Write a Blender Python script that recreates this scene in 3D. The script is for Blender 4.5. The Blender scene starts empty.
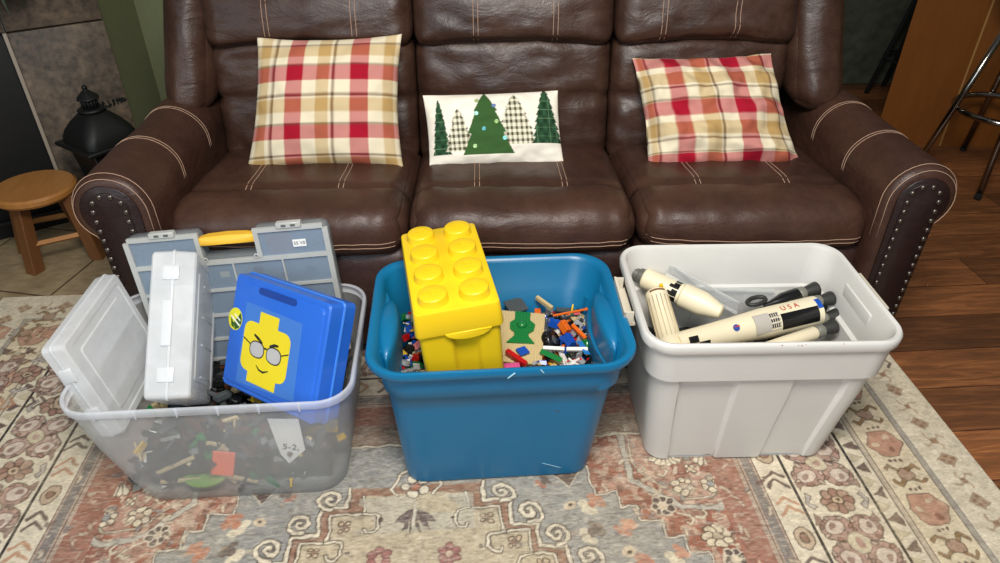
import bpy, bmesh, math, random
import numpy as np
from math import sin, cos, pi, radians, sqrt, atan2
from mathutils import Vector, Matrix, noise
from mathutils.bvhtree import BVHTree

S = bpy.context.scene
COL = S.collection

# ---------------------------------------------------------------- camera
H, FPX, PITCH, YAW = 1.42, 707.0, radians(34.2), radians(4.0)
cam_d = bpy.data.cameras.new('camera'); cam = bpy.data.objects.new('camera', cam_d); COL.objects.link(cam)
cam_d.sensor_width = 36.0; cam_d.lens = 36.0 * FPX / 1000.0; cam_d.clip_start = 0.05
cam.location = (0, 0, H)
cam.rotation_euler = (pi / 2 - PITCH, 0, -YAW)
S.camera = cam

# ---------------------------------------------------------------- world, lights, exposure
w = bpy.data.worlds.new('world'); S.world = w; w.use_nodes = True
bg = w.node_tree.nodes['Background']; bg.inputs[0].default_value = (0.92, 0.95, 1.0, 1); bg.inputs[1].default_value = 0.16

def area(name, loc, target, sx, sy, power, color):
    l = bpy.data.lights.new(name, 'AREA'); l.shape = 'RECTANGLE'; l.size = sx; l.size_y = sy
    l.energy = power; l.color = color
    o = bpy.data.objects.new(name, l); COL.objects.link(o); o.location = loc
    o.rotation_euler = (Vector(target) - Vector(loc)).to_track_quat('-Z', 'Y').to_euler()
    return o
area('ceiling_lamp', (0.1, 0.25, 2.45), (0.3, 1.35, 0), 0.8, 0.6, 76, (1.0, 0.955, 0.89))
area('window_light', (-0.5, -1.3, 2.1), (0.1, 1.4, 0.3), 2.2, 1.3, 38, (0.76, 0.88, 1.0))
area('side_window_light', (-2.7, -0.5, 1.5), (0.7, 1.35, 0.2), 1.2, 1.2, 26, (0.80, 0.90, 1.0))
S.view_settings.view_transform = 'Standard'; S.view_settings.look = 'None'
S.view_settings.gamma = 1.0; S.view_settings.use_curve_mapping = False
S.view_settings.exposure = -0.12
try: S.cycles.transparent_max_bounces = 32
except Exception: pass

# ---------------------------------------------------------------- colours and materials
def lin(h):
    h = h.lstrip('#'); c = [int(h[i:i + 2], 16) / 255 for i in (0, 2, 4)]
    return tuple(x / 12.92 if x <= 0.04045 else ((x + 0.055) / 1.055) ** 2.4 for x in c)
def c4(h): return (*lin(h), 1.0)

class NT:
    def __init__(s, name):
        s.m = bpy.data.materials.new(name); s.m.use_nodes = True; s.t = s.m.node_tree; s.n = s.t.nodes
        s.b = s.n['Principled BSDF']; s.out = s.n['Material Output']
        s.tc = s.n.new('ShaderNodeTexCoord')
    def new(s, k, **kw):
        n = s.n.new(k)
        for a, v in kw.items():
            if a.startswith('i_'):
                n.inputs[a[2:].replace('_', ' ')].default_value = v
            else: setattr(n, a, v)
        return n
    def link(s, a, b): s.t.links.new(a, b)
    def mapping(s, scale=(1, 1, 1), rot=(0, 0, 0), loc=(0, 0, 0), src='Object'):
        m = s.n.new('ShaderNodeMapping'); m.inputs['Scale'].default_value = scale; m.inputs['Rotation'].default_value = rot
        m.inputs['Location'].default_value = loc
        s.link(s.tc.outputs[src], m.inputs[0]); return m.outputs[0]
    def noise(s, scale, detail=4, rough=0.55, vec=None, dist=0.0):
        n = s.new('ShaderNodeTexNoise'); n.inputs['Scale'].default_value = scale; n.inputs['Detail'].default_value = detail
        n.inputs['Roughness'].default_value = rough; n.inputs['Distortion'].default_value = dist
        s.link(vec if vec else s.tc.outputs['Object'], n.inputs['Vector']); return n.outputs['Fac']
    def ramp(s, fac, stops):
        r = s.n.new('ShaderNodeValToRGB'); e = r.color_ramp.elements
        while len(e) < len(stops): e.new(0.5)
        for k, (p, c) in enumerate(stops): e[k].position = p; e[k].color = c if len(c) == 4 else (*c, 1)
        s.link(fac, r.inputs[0]); return r.outputs[0]
    def mix(s, f, a, b, mode='MIX'):
        m = s.n.new('ShaderNodeMix'); m.data_type = 'RGBA'; m.blend_type = mode
        for i, v in ((0, f), (6, a), (7, b)):
            if isinstance(v, (int, float)): m.inputs[i].default_value = v
            elif isinstance(v, tuple): m.inputs[i].default_value = v
            else: s.link(v, m.inputs[i])
        return m.outputs[2]
    def bump(s, h, strength=0.3, dist=0.002, prev=None):
        b = s.n.new('ShaderNodeBump'); b.inputs['Strength'].default_value = strength; b.inputs['Distance'].default_value = dist
        s.link(h, b.inputs['Height'])
        if prev: s.link(prev, b.inputs['Normal'])
        return b.outputs[0]
    def setp(s, **kw):
        for a, v in kw.items():
            i = s.b.inputs[a.replace('_', ' ')]
            if hasattr(v, 'links') or hasattr(v, 'is_linked'): s.link(v, i)
            else: i.default_value = v
        return s.m

def plastic(name, h, rough=0.35, bumpy=0.0, spec=0.5):
    t = NT(name)
    f = t.noise(9, 3)
    c = t.mix(f, tuple(x * 0.93 for x in lin(h)) + (1,), tuple(min(1, x * 1.05) for x in lin(h)) + (1,))
    t.setp(Base_Color=c, Roughness=rough, Specular_IOR_Level=spec)
    if bumpy: t.setp(Normal=t.bump(t.noise(220, 2), bumpy, 0.0006))
    return t.m

def frosted(name, h, opacity, rough=0.3, noise_s=6, var=0.12):
    """translucent milky plastic: part see-through, part diffusing"""
    t = NT(name)
    t.setp(Base_Color=c4(h), Roughness=rough)
    tr = t.new('ShaderNodeBsdfTransparent'); tr.inputs[0].default_value = (0.97, 0.98, 1.0, 1)
    tl = t.new('ShaderNodeBsdfTranslucent'); tl.inputs[0].default_value = c4(h)
    m0 = t.new('ShaderNodeMixShader'); m0.inputs[0].default_value = 0.35
    t.link(t.b.outputs[0], m0.inputs[1]); t.link(tl.outputs[0], m0.inputs[2])
    ms = t.new('ShaderNodeMixShader')
    n = t.noise(noise_s, 3)
    r = t.ramp(n, [(0.3, (opacity - var,) * 3), (0.7, (opacity + var,) * 3)])
    t.link(r, ms.inputs[0]); t.link(tr.outputs[0], ms.inputs[1]); t.link(m0.outputs[0], ms.inputs[2])
    t.link(ms.outputs[0], t.out.inputs[0])
    return t.m

def leather(name, h1, h2, h3, r0=0.40):
    t = NT(name)
    n1 = t.noise(5, 5, 0.6); n2 = t.noise(38, 4, 0.6)
    c = t.ramp(n1, [(0.3, c4(h1)), (0.52, c4(h2)), (0.75, c4(h3))])
    c = t.mix(0.22, c, t.ramp(n2, [(0.3, c4(h1)), (0.7, c4(h3))]))
    v = t.new('ShaderNodeTexVoronoi'); v.inputs['Scale'].default_value = 230; t.link(t.tc.outputs['Object'], v.inputs['Vector'])
    b1 = t.bump(v.outputs['Distance'], 0.22, 0.0012)
    mp = t.mapping((1.0, 1.0, 2.2))
    b2 = t.bump(t.noise(8, 6, 0.58, mp, 0.7), 0.38, 0.012, b1)
    r = t.ramp(n2, [(0.3, (r0,) * 3), (0.75, (r0 + 0.13,) * 3)])
    t.setp(Base_Color=c, Roughness=r, Normal=b2, Specular_IOR_Level=0.42)
    return t.m

def vcol_mat(name, rough=0.9, weave=900, wstr=0.3, distress=None):
    t = NT(name)
    a = t.new('ShaderNodeVertexColor'); a.layer_name = 'pattern'
    c = a.outputs[0]
    if distress: c = distress(t, c)
    t.setp(Base_Color=c, Roughness=rough, Specular_IOR_Level=0.15,
           Normal=t.bump(t.noise(weave, 2), wstr, 0.001))
    return t.m

M = {}
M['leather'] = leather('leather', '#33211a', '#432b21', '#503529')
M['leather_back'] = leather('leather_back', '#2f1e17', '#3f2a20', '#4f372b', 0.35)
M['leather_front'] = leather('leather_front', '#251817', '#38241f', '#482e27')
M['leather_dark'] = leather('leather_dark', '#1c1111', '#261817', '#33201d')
M['thread'] = plastic('thread', '#b08f78', 0.8)
M['nail'] = NT('nail').setp(Base_Color=c4('#6d655e'), Metallic=0.9, Roughness=0.35)
M['dark'] = plastic('dark_underside', '#0b0908', 0.9)

# ---------------------------------------------------------------- object helpers
def link_mesh(name, bm, mat, parent=None, smooth=True, ang=None):
    bmesh.ops.recalc_face_normals(bm, faces=bm.faces)
    me = bpy.data.meshes.new(name); bm.to_mesh(me); bm.free()
    mats = mat if isinstance(mat, (list, tuple)) else [mat]
    for m in mats: me.materials.append(m)
    if smooth:
        me.shade_smooth()
        if ang: me.set_sharp_from_angle(angle=radians(ang))
    o = bpy.data.objects.new(name, me); COL.objects.link(o)
    if parent is not None: o.parent = parent
    return o
def tag(o, label, cat, group=None, kind=None):
    o['label'] = label; o['category'] = cat
    if group: o['group'] = group
    if kind: o['kind'] = kind
    return o
def thing(name, label, cat, mat=None, loc=(0, 0, 0), rz=0.0, group=None):
    o = bpy.data.objects.new(name, None); COL.objects.link(o); o.empty_display_size = 0.05
    if mat is not None: o.matrix_world = mat
    else: o.location = loc; o.rotation_euler = (0, 0, rz)
    return tag(o, label, cat, group)
def struct(name, bm, mat, smooth=False):
    o = link_mesh(name, bm, mat, None, smooth); o['kind'] = 'structure'; return o
def plabel(o, s): o['label'] = s; return o
def copy_tree(o, parent=None):
    c = o.copy(); COL.objects.link(c)
    if parent is not None: c.parent = parent
    for ch in list(o.children): copy_tree(ch, c)
    return c
def basis(xa, ya, za, p):
    m = Matrix.Identity(4)
    for i in range(3):
        m[i][0] = xa[i]; m[i][1] = ya[i]; m[i][2] = za[i]; m[i][3] = p[i]
    return m

def box(bm, x0, x1, y0, y1, z0, z1, mi=0):
    vs = [bm.verts.new((x, y, z)) for z in (z0, z1) for y in (y0, y1) for x in (x0, x1)]
    for f in ((0, 2, 3, 1), (4, 5, 7, 6), (0, 1, 5, 4), (2, 6, 7, 3), (0, 4, 6, 2), (1, 3, 7, 5)):
        bm.faces.new([vs[i] for i in f]).material_index = mi
    return vs
def bevel(bm, r, seg=2):
    bmesh.ops.bevel(bm, geom=list(bm.edges), offset=r, segments=seg, affect='EDGES', profile=0.5, clamp_overlap=True)
def nbox(name, b, mat, parent=None, bev=0.0, seg=2, ang=40):
    bm = bmesh.new(); box(bm, *b)
    if bev: bevel(bm, bev, seg)
    return link_mesh(name, bm, mat, parent, True, ang)
def rbox(cx, cy, cz, hx, hy, hz, r, n=14, fn=None, bm=None):
    """rounded box with a dense grid; fn deforms each vertex (given unit coordinates and position)"""
    own = bm is None
    if own: bm = bmesh.new()
    ts = [sin(pi / 2 * (-1 + 2 * i / n)) for i in range(n + 1)]
    h = (hx, hy, hz); vd = {}
    def vert(q):
        k = (round(q[0], 6), round(q[1], 6), round(q[2], 6))
        if k in vd: return vd[k]
        p = Vector((q[0] * hx, q[1] * hy, q[2] * hz))
        rr = min(r, hx, hy, hz)
        inn = Vector([max(-(h[i] - rr), min(h[i] - rr, p[i])) for i in range(3)])
        d = p - inn
        if d.length > 1e-9: p = inn + d.normalized() * rr * min(1, d.length / rr if d.length < rr else 1)
        p += Vector((cx, cy, cz))
        if fn: p = Vector(fn(q, p))
        vd[k] = bm.verts.new(p); return vd[k]
    for ax in range(3):
        for sg in (-1, 1):
            for i in range(n):
                for j in range(n):
                    qs = []
                    for (a, b) in ((i, j), (i + 1, j), (i + 1, j + 1), (i, j + 1)):
                        q = [0, 0, 0]; q[ax] = sg; q[(ax + 1) % 3] = ts[a]; q[(ax + 2) % 3] = ts[b]; qs.append(vert(q))
                    if sg < 0: qs.reverse()
                    try: bm.faces.new(qs)
                    except ValueError: pass
    return bm
def tube(bm, pts, r, seg=6, closed=False, cap=True, r1=None, mi=0):
    pts = [Vector(p) for p in pts]; n = len(pts)
    rings = []; up = None
    for i, p in enumerate(pts):
        if closed: t = (pts[(i + 1) % n] - pts[i - 1])
        else: t = pts[min(i + 1, n - 1)] - pts[max(i - 1, 0)]
        if t.length < 1e-9: t = Vector((0, 0, 1))
        t.normalize()
        if up is None:
            up = Vector((0, 0, 1)) if abs(t.z) < 0.9 else Vector((1, 0, 0))
        a = t.cross(up)
        if a.length < 1e-6: a = t.cross(Vector((1, 0, 0)))
        a.normalize(); b = a.cross(t).normalized(); up = b
        rr = r if r1 is None else r + (r1 - r) * i / max(1, n - 1)
        rings.append([bm.verts.new(p + (a * cos(2 * pi * k / seg) + b * sin(2 * pi * k / seg)) * rr) for k in range(seg)])
    m = n if closed else n - 1
    for i in range(m):
        A, B = rings[i], rings[(i + 1) % n]
        for k in range(seg):
            bm.faces.new((A[k], A[(k + 1) % seg], B[(k + 1) % seg], B[k])).material_index = mi
    if cap and not closed:
        bm.faces.new(rings[0][::-1]).material_index = mi; bm.faces.new(rings[-1]).material_index = mi
def lathe(bm, prof, seg=24, axis='Z', off=(0, 0, 0), mi=0, cap=True):
    rings = []
    for (r, z) in prof:
        ring = []
        for k in range(seg):
            a = 2 * pi * k / seg; x, y = r * cos(a), r * sin(a)
            p = (x, y, z) if axis == 'Z' else ((z, x, y) if axis == 'X' else (x, z, y))
            ring.append(bm.verts.new((p[0] + off[0], p[1] + off[1], p[2] + off[2])))
        rings.append(ring)
    for A, B in zip(rings, rings[1:]):
        for k in range(seg): bm.faces.new((A[k], A[(k + 1) % seg], B[(k + 1) % seg], B[k])).material_index = mi
    if cap:
        bm.faces.new(rings[0][::-1]).material_index = mi; bm.faces.new(rings[-1]).material_index = mi
def prism(bm, poly, z0, z1, mi=0, frame=None):
    """polygon (x,y) extruded along z; frame maps the vector"""
    f = frame or (lambda p: p)
    a = [bm.verts.new(f(Vector((x, y, z0)))) for x, y in poly]; b = [bm.verts.new(f(Vector((x, y, z1)))) for x, y in poly]
    n = len(poly)
    bm.faces.new(a[::-1]).material_index = mi; bm.faces.new(b).material_index = mi
    for i in range(n): bm.faces.new((a[i], a[(i + 1) % n], b[(i + 1) % n], b[i])).material_index = mi
def text_obj(name, body, size, ext, mat, parent, mtx, space=1.0):
    cu = bpy.data.curves.new(name, 'FONT'); cu.body = body; cu.size = size; cu.extrude = ext
    cu.align_x = 'CENTER'; cu.align_y = 'CENTER'; cu.space_character = space
    o = bpy.data.objects.new(name, cu); COL.objects.link(o)
    dg = bpy.context.evaluated_depsgraph_get(); me = bpy.data.meshes.new_from_object(o.evaluated_get(dg))
    bpy.data.objects.remove(o); me.name = name; me.materials.clear(); me.materials.append(mat)
    r = bpy.data.objects.new(name, me); COL.objects.link(r); r.parent = parent; r.matrix_local = mtx
    return r
def rrect(cx, cy, hx, hy, r, nc=8, nx=24, ny=16):
    pts = []
    def line(a, b, n):
        for i in range(n): pts.append((a[0] + (b[0] - a[0]) * i / n, a[1] + (b[1] - a[1]) * i / n))
    def arc(px, py, a0):
        for i in range(nc): 
            a = a0 + pi / 2 * i / nc; pts.append((px + r * cos(a), py + r * sin(a)))
    line((cx - hx + r, cy - hy), (cx + hx - r, cy - hy), nx); arc(cx + hx - r, cy - hy + r, -pi / 2)
    line((cx + hx, cy - hy + r), (cx + hx, cy + hy - r), ny); arc(cx + hx - r, cy + hy - r, 0)
    line((cx + hx - r, cy + hy), (cx - hx + r, cy + hy), nx); arc(cx - hx + r, cy + hy - r, pi / 2)
    line((cx - hx, cy + hy - r), (cx - hx, cy - hy + r), ny); arc(cx - hx + r, cy - hy + r, pi)
    return pts
def loft(bm, secs, disp=None, nc=8, nx=24, ny=16, cap0=True, cap1=True):
    """secs: list of (z,cx,cy,hx,hy,r)"""
    rings = []
    for s in secs:
        z, cx, cy, hx, hy, r = s
        ps = rrect(cx, cy, hx, hy, r, nc, nx, ny)
        ring = []
        for (x, y) in ps:
            if disp: x, y, zz = disp(x, y, z, cx, cy, hx, hy)
            else: zz = z
            ring.append(bm.verts.new((x, y, zz)))
        rings.append(ring)
    n = len(rings[0])
    for A, B in zip(rings, rings[1:]):
        for k in range(n): bm.faces.new((A[k], A[(k + 1) % n], B[(k + 1) % n], B[k]))
    if cap0: bm.faces.new(rings[0][::-1])
    if cap1: bm.faces.new(rings[-1])

# ---------------------------------------------------------------- a small raster for woven and printed patterns
class Raster:
    def __init__(s, x0, x1, y0, y1, st):
        s.nx = int(round((x1 - x0) / st)) + 1; s.ny = int(round((y1 - y0) / st)) + 1
        s.xs = np.linspace(x0, x1, s.nx); s.ys = np.linspace(y0, y1, s.ny); s.st = st
        s.X, s.Y = np.meshgrid(s.xs, s.ys); s.C = np.zeros((s.ny, s.nx, 3))
    def blend(s, sl, m, c, al=1.0):
        c = lin(c) if isinstance(c, str) else c
        m = (np.clip(m, 0, 1) * al)[..., None]; s.C[sl] = s.C[sl] * (1 - m) + np.array(c) * m
    def win(s, x0, x1, y0, y1, pad=0.01):
        i0, i1 = np.searchsorted(s.xs, [x0 - pad, x1 + pad]); j0, j1 = np.searchsorted(s.ys, [y0 - pad, y1 + pad])
        return (slice(j0, j1), slice(i0, i1))
    def poly(s, P, c, al=1.0, outline=None, ow=0.003):
        P = np.array(P); sl = s.win(P[:, 0].min(), P[:, 0].max(), P[:, 1].min(), P[:, 1].max())
        X, Y = s.X[sl], s.Y[sl]
        if X.size == 0: return
        ins = np.zeros(X.shape, bool); d = np.full(X.shape, 9.0)
        for (ax, ay), (bx, by) in zip(P, np.roll(P, -1, 0)):
            if ay != by:
                k = ((ay > Y) != (by > Y)) & (X < (bx - ax) * (Y - ay) / (by - ay) + ax); ins ^= k
            L = (bx - ax) ** 2 + (by - ay) ** 2 + 1e-12
            t = np.clip(((X - ax) * (bx - ax) + (Y - ay) * (by - ay)) / L, 0, 1)
            d = np.minimum(d, np.hypot(X - ax - t * (bx - ax), Y - ay - t * (by - ay)))
        sd = np.where(ins, -d, d)
        s.blend(sl, 0.5 - sd / s.st, c, al)
        if outline: s.blend(sl, (ow / 2 - np.abs(sd)) / s.st + 0.5, outline, al)
    def line(s, P, wd, c, al=1.0, outline=None, ow=0.0028, closed=False):
        P = list(P)
        if closed: P = P + [P[0]]
        P = np.array(P); m = wd + 0.006
        sl = s.win(P[:, 0].min() - m, P[:, 0].max() + m, P[:, 1].min() - m, P[:, 1].max() + m)
        X, Y = s.X[sl], s.Y[sl]
        if X.size == 0: return
        d = np.full(X.shape, 9.0)
        for (ax, ay), (bx, by) in zip(P[:-1], P[1:]):
            L = (bx - ax) ** 2 + (by - ay) ** 2 + 1e-12
            t = np.clip(((X - ax) * (bx - ax) + (Y - ay) * (by - ay)) / L, 0, 1)
            d = np.minimum(d, np.hypot(X - ax - t * (bx - ax), Y - ay - t * (by - ay)))
        if outline: s.blend(sl, (wd / 2 + ow * 1.15 - d) / s.st + 0.5, outline, al)
        s.blend(sl, (wd / 2 - d) / s.st + 0.5, c, al)
    def ell(s, x, y, rx, ry, c, al=1.0, rot=0.0, outline=None):
        P = [(x + rx * cos(a) * cos(rot) - ry * sin(a) * sin(rot), y + rx * cos(a) * sin(rot) + ry * sin(a) * cos(rot)) for a in np.linspace(0, 2 * pi, 13)[:-1]]
        s.poly(P, c, al, outline)
def vnoise(X, Y, f, seed=0):
    rng = np.random.default_rng(seed); T = rng.random((64, 64))
    x = X * f + 100; y = Y * f + 100; i = np.floor(x).astype(int); j = np.floor(y).astype(int); u = x - i; v = y - j
    u = u * u * (3 - 2 * u); v = v * v * (3 - 2 * v)
    g = lambda a, b: T[(j + b) % 64, (i + a) % 64]
    return (g(0, 0) * (1 - u) + g(1, 0) * u) * (1 - v) + (g(0, 1) * (1 - u) + g(1, 1) * u) * v
def set_pattern(me, cols):
    a = me.color_attributes.new('pattern', 'FLOAT_COLOR', 'POINT')
    buf = np.ones((len(me.vertices), 4), np.float32); buf[:, :3] = cols; a.data.foreach_set('color', buf.ravel())

# ================================================================= SETTING
def quadbox(name, P, th, nrm, mat):
    """a slab: quad P (4 points) thickened along -nrm"""
    bm = bmesh.new(); n = Vector(nrm).normalized() * th
    a = [bm.verts.new(Vector(p)) for p in P]; b = [bm.verts.new(Vector(p) - n) for p in P]
    bm.faces.new(a); bm.faces.new(b[::-1])
    for i in range(4): bm.faces.new((a[i], b[i], b[(i + 1) % 4], a[(i + 1) % 4]))
    return struct(name, bm, mat)

def wood_floor():
    t = NT('wood_floor')
    mp = t.mapping((1, 1, 1), loc=(0.0, 0.07, 0))
    br = t.new('ShaderNodeTexBrick'); br.offset = 0.37; br.inputs['Scale'].default_value = 1.0
    br.inputs['Brick Width'].default_value = 1.15; br.inputs['Row Height'].default_value = 0.168
    br.inputs['Mortar Size'].default_value = 0.0016; br.inputs['Color1'].default_value = c4('#54402f'); br.inputs['Color2'].default_value = c4('#8c6a4b')
    br.inputs['Mortar'].default_value = c4('#2a170d'); br.inputs['Bias'].default_value = -0.1
    t.link(mp, br.inputs['Vector'])
    g1 = t.noise(3.2, 6, 0.62, t.mapping((1.0, 9, 1)), 1.2)
    g2 = t.noise(14, 5, 0.65, t.mapping((1.0, 14, 1)), 0.6)
    c = t.mix(0.75, br.outputs[0], t.ramp(g1, [(0.28, c4('#6b4c3a')), (0.5, c4('#b3876a')), (0.68, c4('#ffdcc0'))]), 'MULTIPLY')
    c = t.mix(0.4, c, t.ramp(g2, [(0.35, c4('#7a5038')), (0.65, c4('#f6d2a8'))]), 'MULTIPLY')
    c = t.mix(1.0, c, (2.5, 2.5, 2.3, 1), 'MULTIPLY')
    t.setp(Base_Color=c, Roughness=0.38, Normal=t.bump(g2, 0.12, 0.002))
    return t.m
bm = bmesh.new(); box(bm, -4.0, 4.6, -2.6, 4.4, -0.06, 0.0)
struct('floor', bm, wood_floor())

def stone_mat(name, a, b, c_, sc=3.0, joint=None, jscale=None):
    t = NT(name)
    n = t.noise(sc, 8, 0.68, None, 0.8); n2 = t.noise(sc * 5, 5, 0.6, t.mapping((1, 2.5, 1), (0, 0, 0.5)))
    c = t.ramp(n, [(0.3, c4(a)), (0.5, c4(b)), (0.72, c4(c_))])
    c = t.mix(0.4, c, t.ramp(n2, [(0.3, c4(a)), (0.7, c4(c_))]))
    if jscale:
        br = t.new('ShaderNodeTexBrick'); br.offset = 0.5; br.inputs['Scale'].default_value = 1
        br.inputs['Brick Width'].default_value = jscale; br.inputs['Row Height'].default_value = jscale; br.inputs['Mortar Size'].default_value = 0.004
        br.inputs['Color1'].default_value = (1, 1, 1, 1); br.inputs['Color2'].default_value = (0.85, 0.85, 0.85, 1); br.inputs['Mortar'].default_value = (0.25, 0.22, 0.2, 1)
        t.link(t.mapping((1, 1, 1), joint or (0, 0, 0)), br.inputs['Vector']); c = t.mix(1.0, c, br.outputs[0], 'MULTIPLY')
    t.setp(Base_Color=c, Roughness=0.55, Normal=t.bump(n2, 0.3, 0.004)); return t.m
M['hearth'] = stone_mat('hearth_tile', '#665642', '#94805f', '#b9a380', 3.0, (0, 0, 0.25), 0.42)
M['surround'] = stone_mat('surround_stone', '#1f1b18', '#4d443a', '#8a7560', 7.0)
bm = bmesh.new(); prism(bm, [(-2.7, 1.98), (-1.42, 2.10), (-1.12, 2.14), (-1.05, 3.2), (-2.7, 3.2)], -0.01, 0.003)
struct('floor_tile', bm, M['hearth'])

t = NT('green_paint'); M['green'] = t.setp(Base_Color=t.mix(t.noise(40, 3), c4('#6f7353'), c4('#7a7e5c')), Roughness=0.8)
def wall(name, x0, y0, x1, y1, h, mat, th=0.06, side=1):
    bm = bmesh.new(); d = Vector((x1 - x0, y1 - y0, 0)).normalized(); n = Vector((d.y, -d.x, 0)) * -th * side
    prism(bm, [(x0, y0), (x1, y1), (x1 + n.x, y1 + n.y), (x0 + n.x, y0 + n.y)], 0.0, h); return struct(name, bm, mat)
wall('wall_back', -1.31, 3.2, 0.7, 3.2, 2.5, M['green'])
wall('wall_side', -1.31, 2.80, -1.31, 3.2, 2.5, M['green'], 0.06, 1)
M['slate'] = stone_mat('slate_wall', '#2a2d2a', '#454a3c', '#5f6352', 4.0, (pi / 2, 0, 0), 0.55)
wall('wall_far', 0.7, 4.06, 4.6, 4.06, 2.5, M['slate'])
wall('wall_passage', 0.7, 3.2, 0.7, 4.06, 2.5, M['green'], 0.06, 1)
wall('wall_right', 4.5, 4.06, 4.5, -2.4, 2.5, M['green'])
wall('wall_left', -2.9, -2.4, -2.9, 3.3, 2.5, M['green'])
nbox_bb = nbox('baseboard_back', (-1.25, 0.7, 3.186, 3.2, 0, 0.09), plastic('baseboard_paint', '#5b5a48', 0.6)); nbox_bb['kind'] = 'structure'

# ---- fireplace in the left corner
A = Vector((-1.535, 2.62, 0)); D = Vector((0.85, 0.53, 0)).normalized(); N = Vector((D.y, -D.x, 0))
FM = basis((D.x, D.y, 0), (-N.x, -N.y, 0), (0, 0, 1), A)   # local x along the face, y into the wall
fp = thing('fireplace', 'stone tiled fireplace with dark firebox in the left corner beside the sofa', 'fireplace', mat=FM)
def slab(name, b, mat, bev=0.003): return nbox(name, b, mat, fp, bev)
slab('stone_panel', (0.004, 0.315, 0, 0.12, 0.0, 0.752), M['surround'])
slab('stone_panel', (0.004, 0.315, 0, 0.12, 0.758, 1.3), M['surround'])
slab('stone_panel', (-1.0, 0.0, 0, 0.12, 0.758, 1.3), M['surround'])
plabel(slab('edge_trim', (-0.008, 0.004, -0.006, 0.02, 0.0, 0.755), plastic('trim_metal', '#9b8f7f', 0.4), 0.001), 'thin pale metal edge trim')
plabel(slab('firebox', (-1.0, -0.008, 0.03, 0.11, 0.0, 0.755), plastic('firebox_black', '#0c0b0b', 0.6), 0.002), 'black firebox opening')
for k in range(3): slab('grille_bar', (-0.95, -0.03, 0.012, 0.028, 0.06 + k * 0.07, 0.075 + k * 0.07), plastic('grille_black', '#161413', 0.5), 0.002)

# ---- peninsula on the right
def varnished(name, a, b, ax=(1, 1, 0.12), rough=0.3):
    t = NT(name); g = t.noise(5, 6, 0.6, t.mapping(tuple(8 * q for q in ax)), 0.8); g2 = t.noise(1.5, 3)
    c = t.mix(g, c4(a), c4(b)); c = t.mix(0.3, c, t.ramp(g2, [(0.3, c4(a)), (0.7, c4(b))]))
    t.setp(Base_Color=c, Roughness=rough); return t.m
M['honey'] = varnished('honey_wood', '#6a3d17', '#8c5524')
PA = Vector((2.10, 3.19, 0)); PD = Vector((0.985, -0.17, 0)).normalized()
PM = basis(PD, (-PD.y, PD.x, 0), (0, 0, 1), PA)
pen = thing('kitchen_peninsula', 'honey coloured wooden peninsula cabinet standing behind the bar stool', 'cabinet', mat=PM)
bm = bmesh.new(); prism(bm, [(0, 0), (0.318, 0), (0.318, 0.25), (0.16, 0.25)], 0.0, 1.1); link_mesh('side_panel', bm, M['honey'], pen, False)
nbox('side_panel', (0.322, 1.6, 0.002, 0.25, 0.0, 1.1), M['honey'], pen, 0.002)
plabel(nbox('corner_strip', (0.316, 0.324, -0.004, 0.004, 0.0, 1.1), plastic('strip_wood', '#b0854d', 0.4), pen, 0.001), 'pale vertical seam strip')
nbox('countertop', (0.02, 1.64, -0.05, 0.30, 1.1, 1.14), plastic('counter_dark', '#3a322a', 0.3), pen, 0.006)

# ---- chrome bar stool beside it
M['chrome'] = NT('chrome').setp(Base_Color=c4('#8f8880'), Metallic=1.0, Roughness=0.14)
bs = thing('bar_stool', 'chrome legged bar stool with a round foot ring at the right edge', 'stool', loc=(2.395, 2.80, 0))
feet = [(-0.30, 0.03), (-0.153, -0.229), (0.27, -0.05), (0.10, 0.27)]; tops = [(-0.115, 0.01), (-0.06, -0.10), (0.11, -0.02), (0.04, 0.11)]
for (fx, fy), (tx, ty) in zip(feet, tops):
    bm = bmesh.new(); tube(bm, [(fx, fy, 0.012), (fx + (tx - fx) * .5, fy + (ty - fy) * .5, 0.36), (fx + (tx - fx) * 1.12, fy + (ty - fy) * 1.12, 0.80)], 0.0135, 10)
    lg = link_mesh('leg', bm, M['chrome'], bs); bm = bmesh.new(); lathe(bm, [(0.014, 0), (0.015, 0.01), (0.012, 0.03)], 12, off=(fx, fy, 0)); link_mesh('foot_cap', bm, M['dark'], lg)
bm = bmesh.new(); tube(bm, [(0.195 * cos(a), 0.195 * sin(a), 0.31) for a in np.linspace(0, 2 * pi, 41)[:-1]], 0.013, 10, True); link_mesh('foot_ring', bm, M['chrome'], bs)
bm = bmesh.new(); lathe(bm, [(0.05, 0.795), (0.18, 0.80), (0.19, 0.825), (0.18, 0.86), (0.10, 0.87), (0.01, 0.872)], 32); plabel(link_mesh('seat', bm, M['dark'], bs), 'round dark padded seat')

# ---- dark stool far behind, seen as one sloping leg
ds = thing('metal_stool', 'black metal stool standing in shadow before the dark stone wall', 'stool', loc=(2.62, 3.82, 0))
for (fx, fy, tx, ty) in ((-0.19, 0.08, -0.07, 0.03), (0.05, -0.19, 0.02, -0.07), (0.19, 0.08, 0.07, 0.03), (-0.03, 0.19, 0, .07)):
    bm = bmesh.new(); tube(bm, [(fx, fy, 0), (tx, ty, 0.66)], 0.013, 8); link_mesh('leg', bm, M['dark'], ds)
bm = bmesh.new(); tube(bm, [(0.17 * cos(a), 0.17 * sin(a), 0.22) for a in np.linspace(0, 2 * pi, 31)[:-1]], 0.007, 6, True); link_mesh('foot_ring', bm, M['dark'], ds)
bm = bmesh.new(); lathe(bm, [(0.15, 0.655), (0.17, 0.66), (0.17, 0.69), (0.14, 0.70)], 24); link_mesh('seat', bm, M['dark'], ds)

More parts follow.
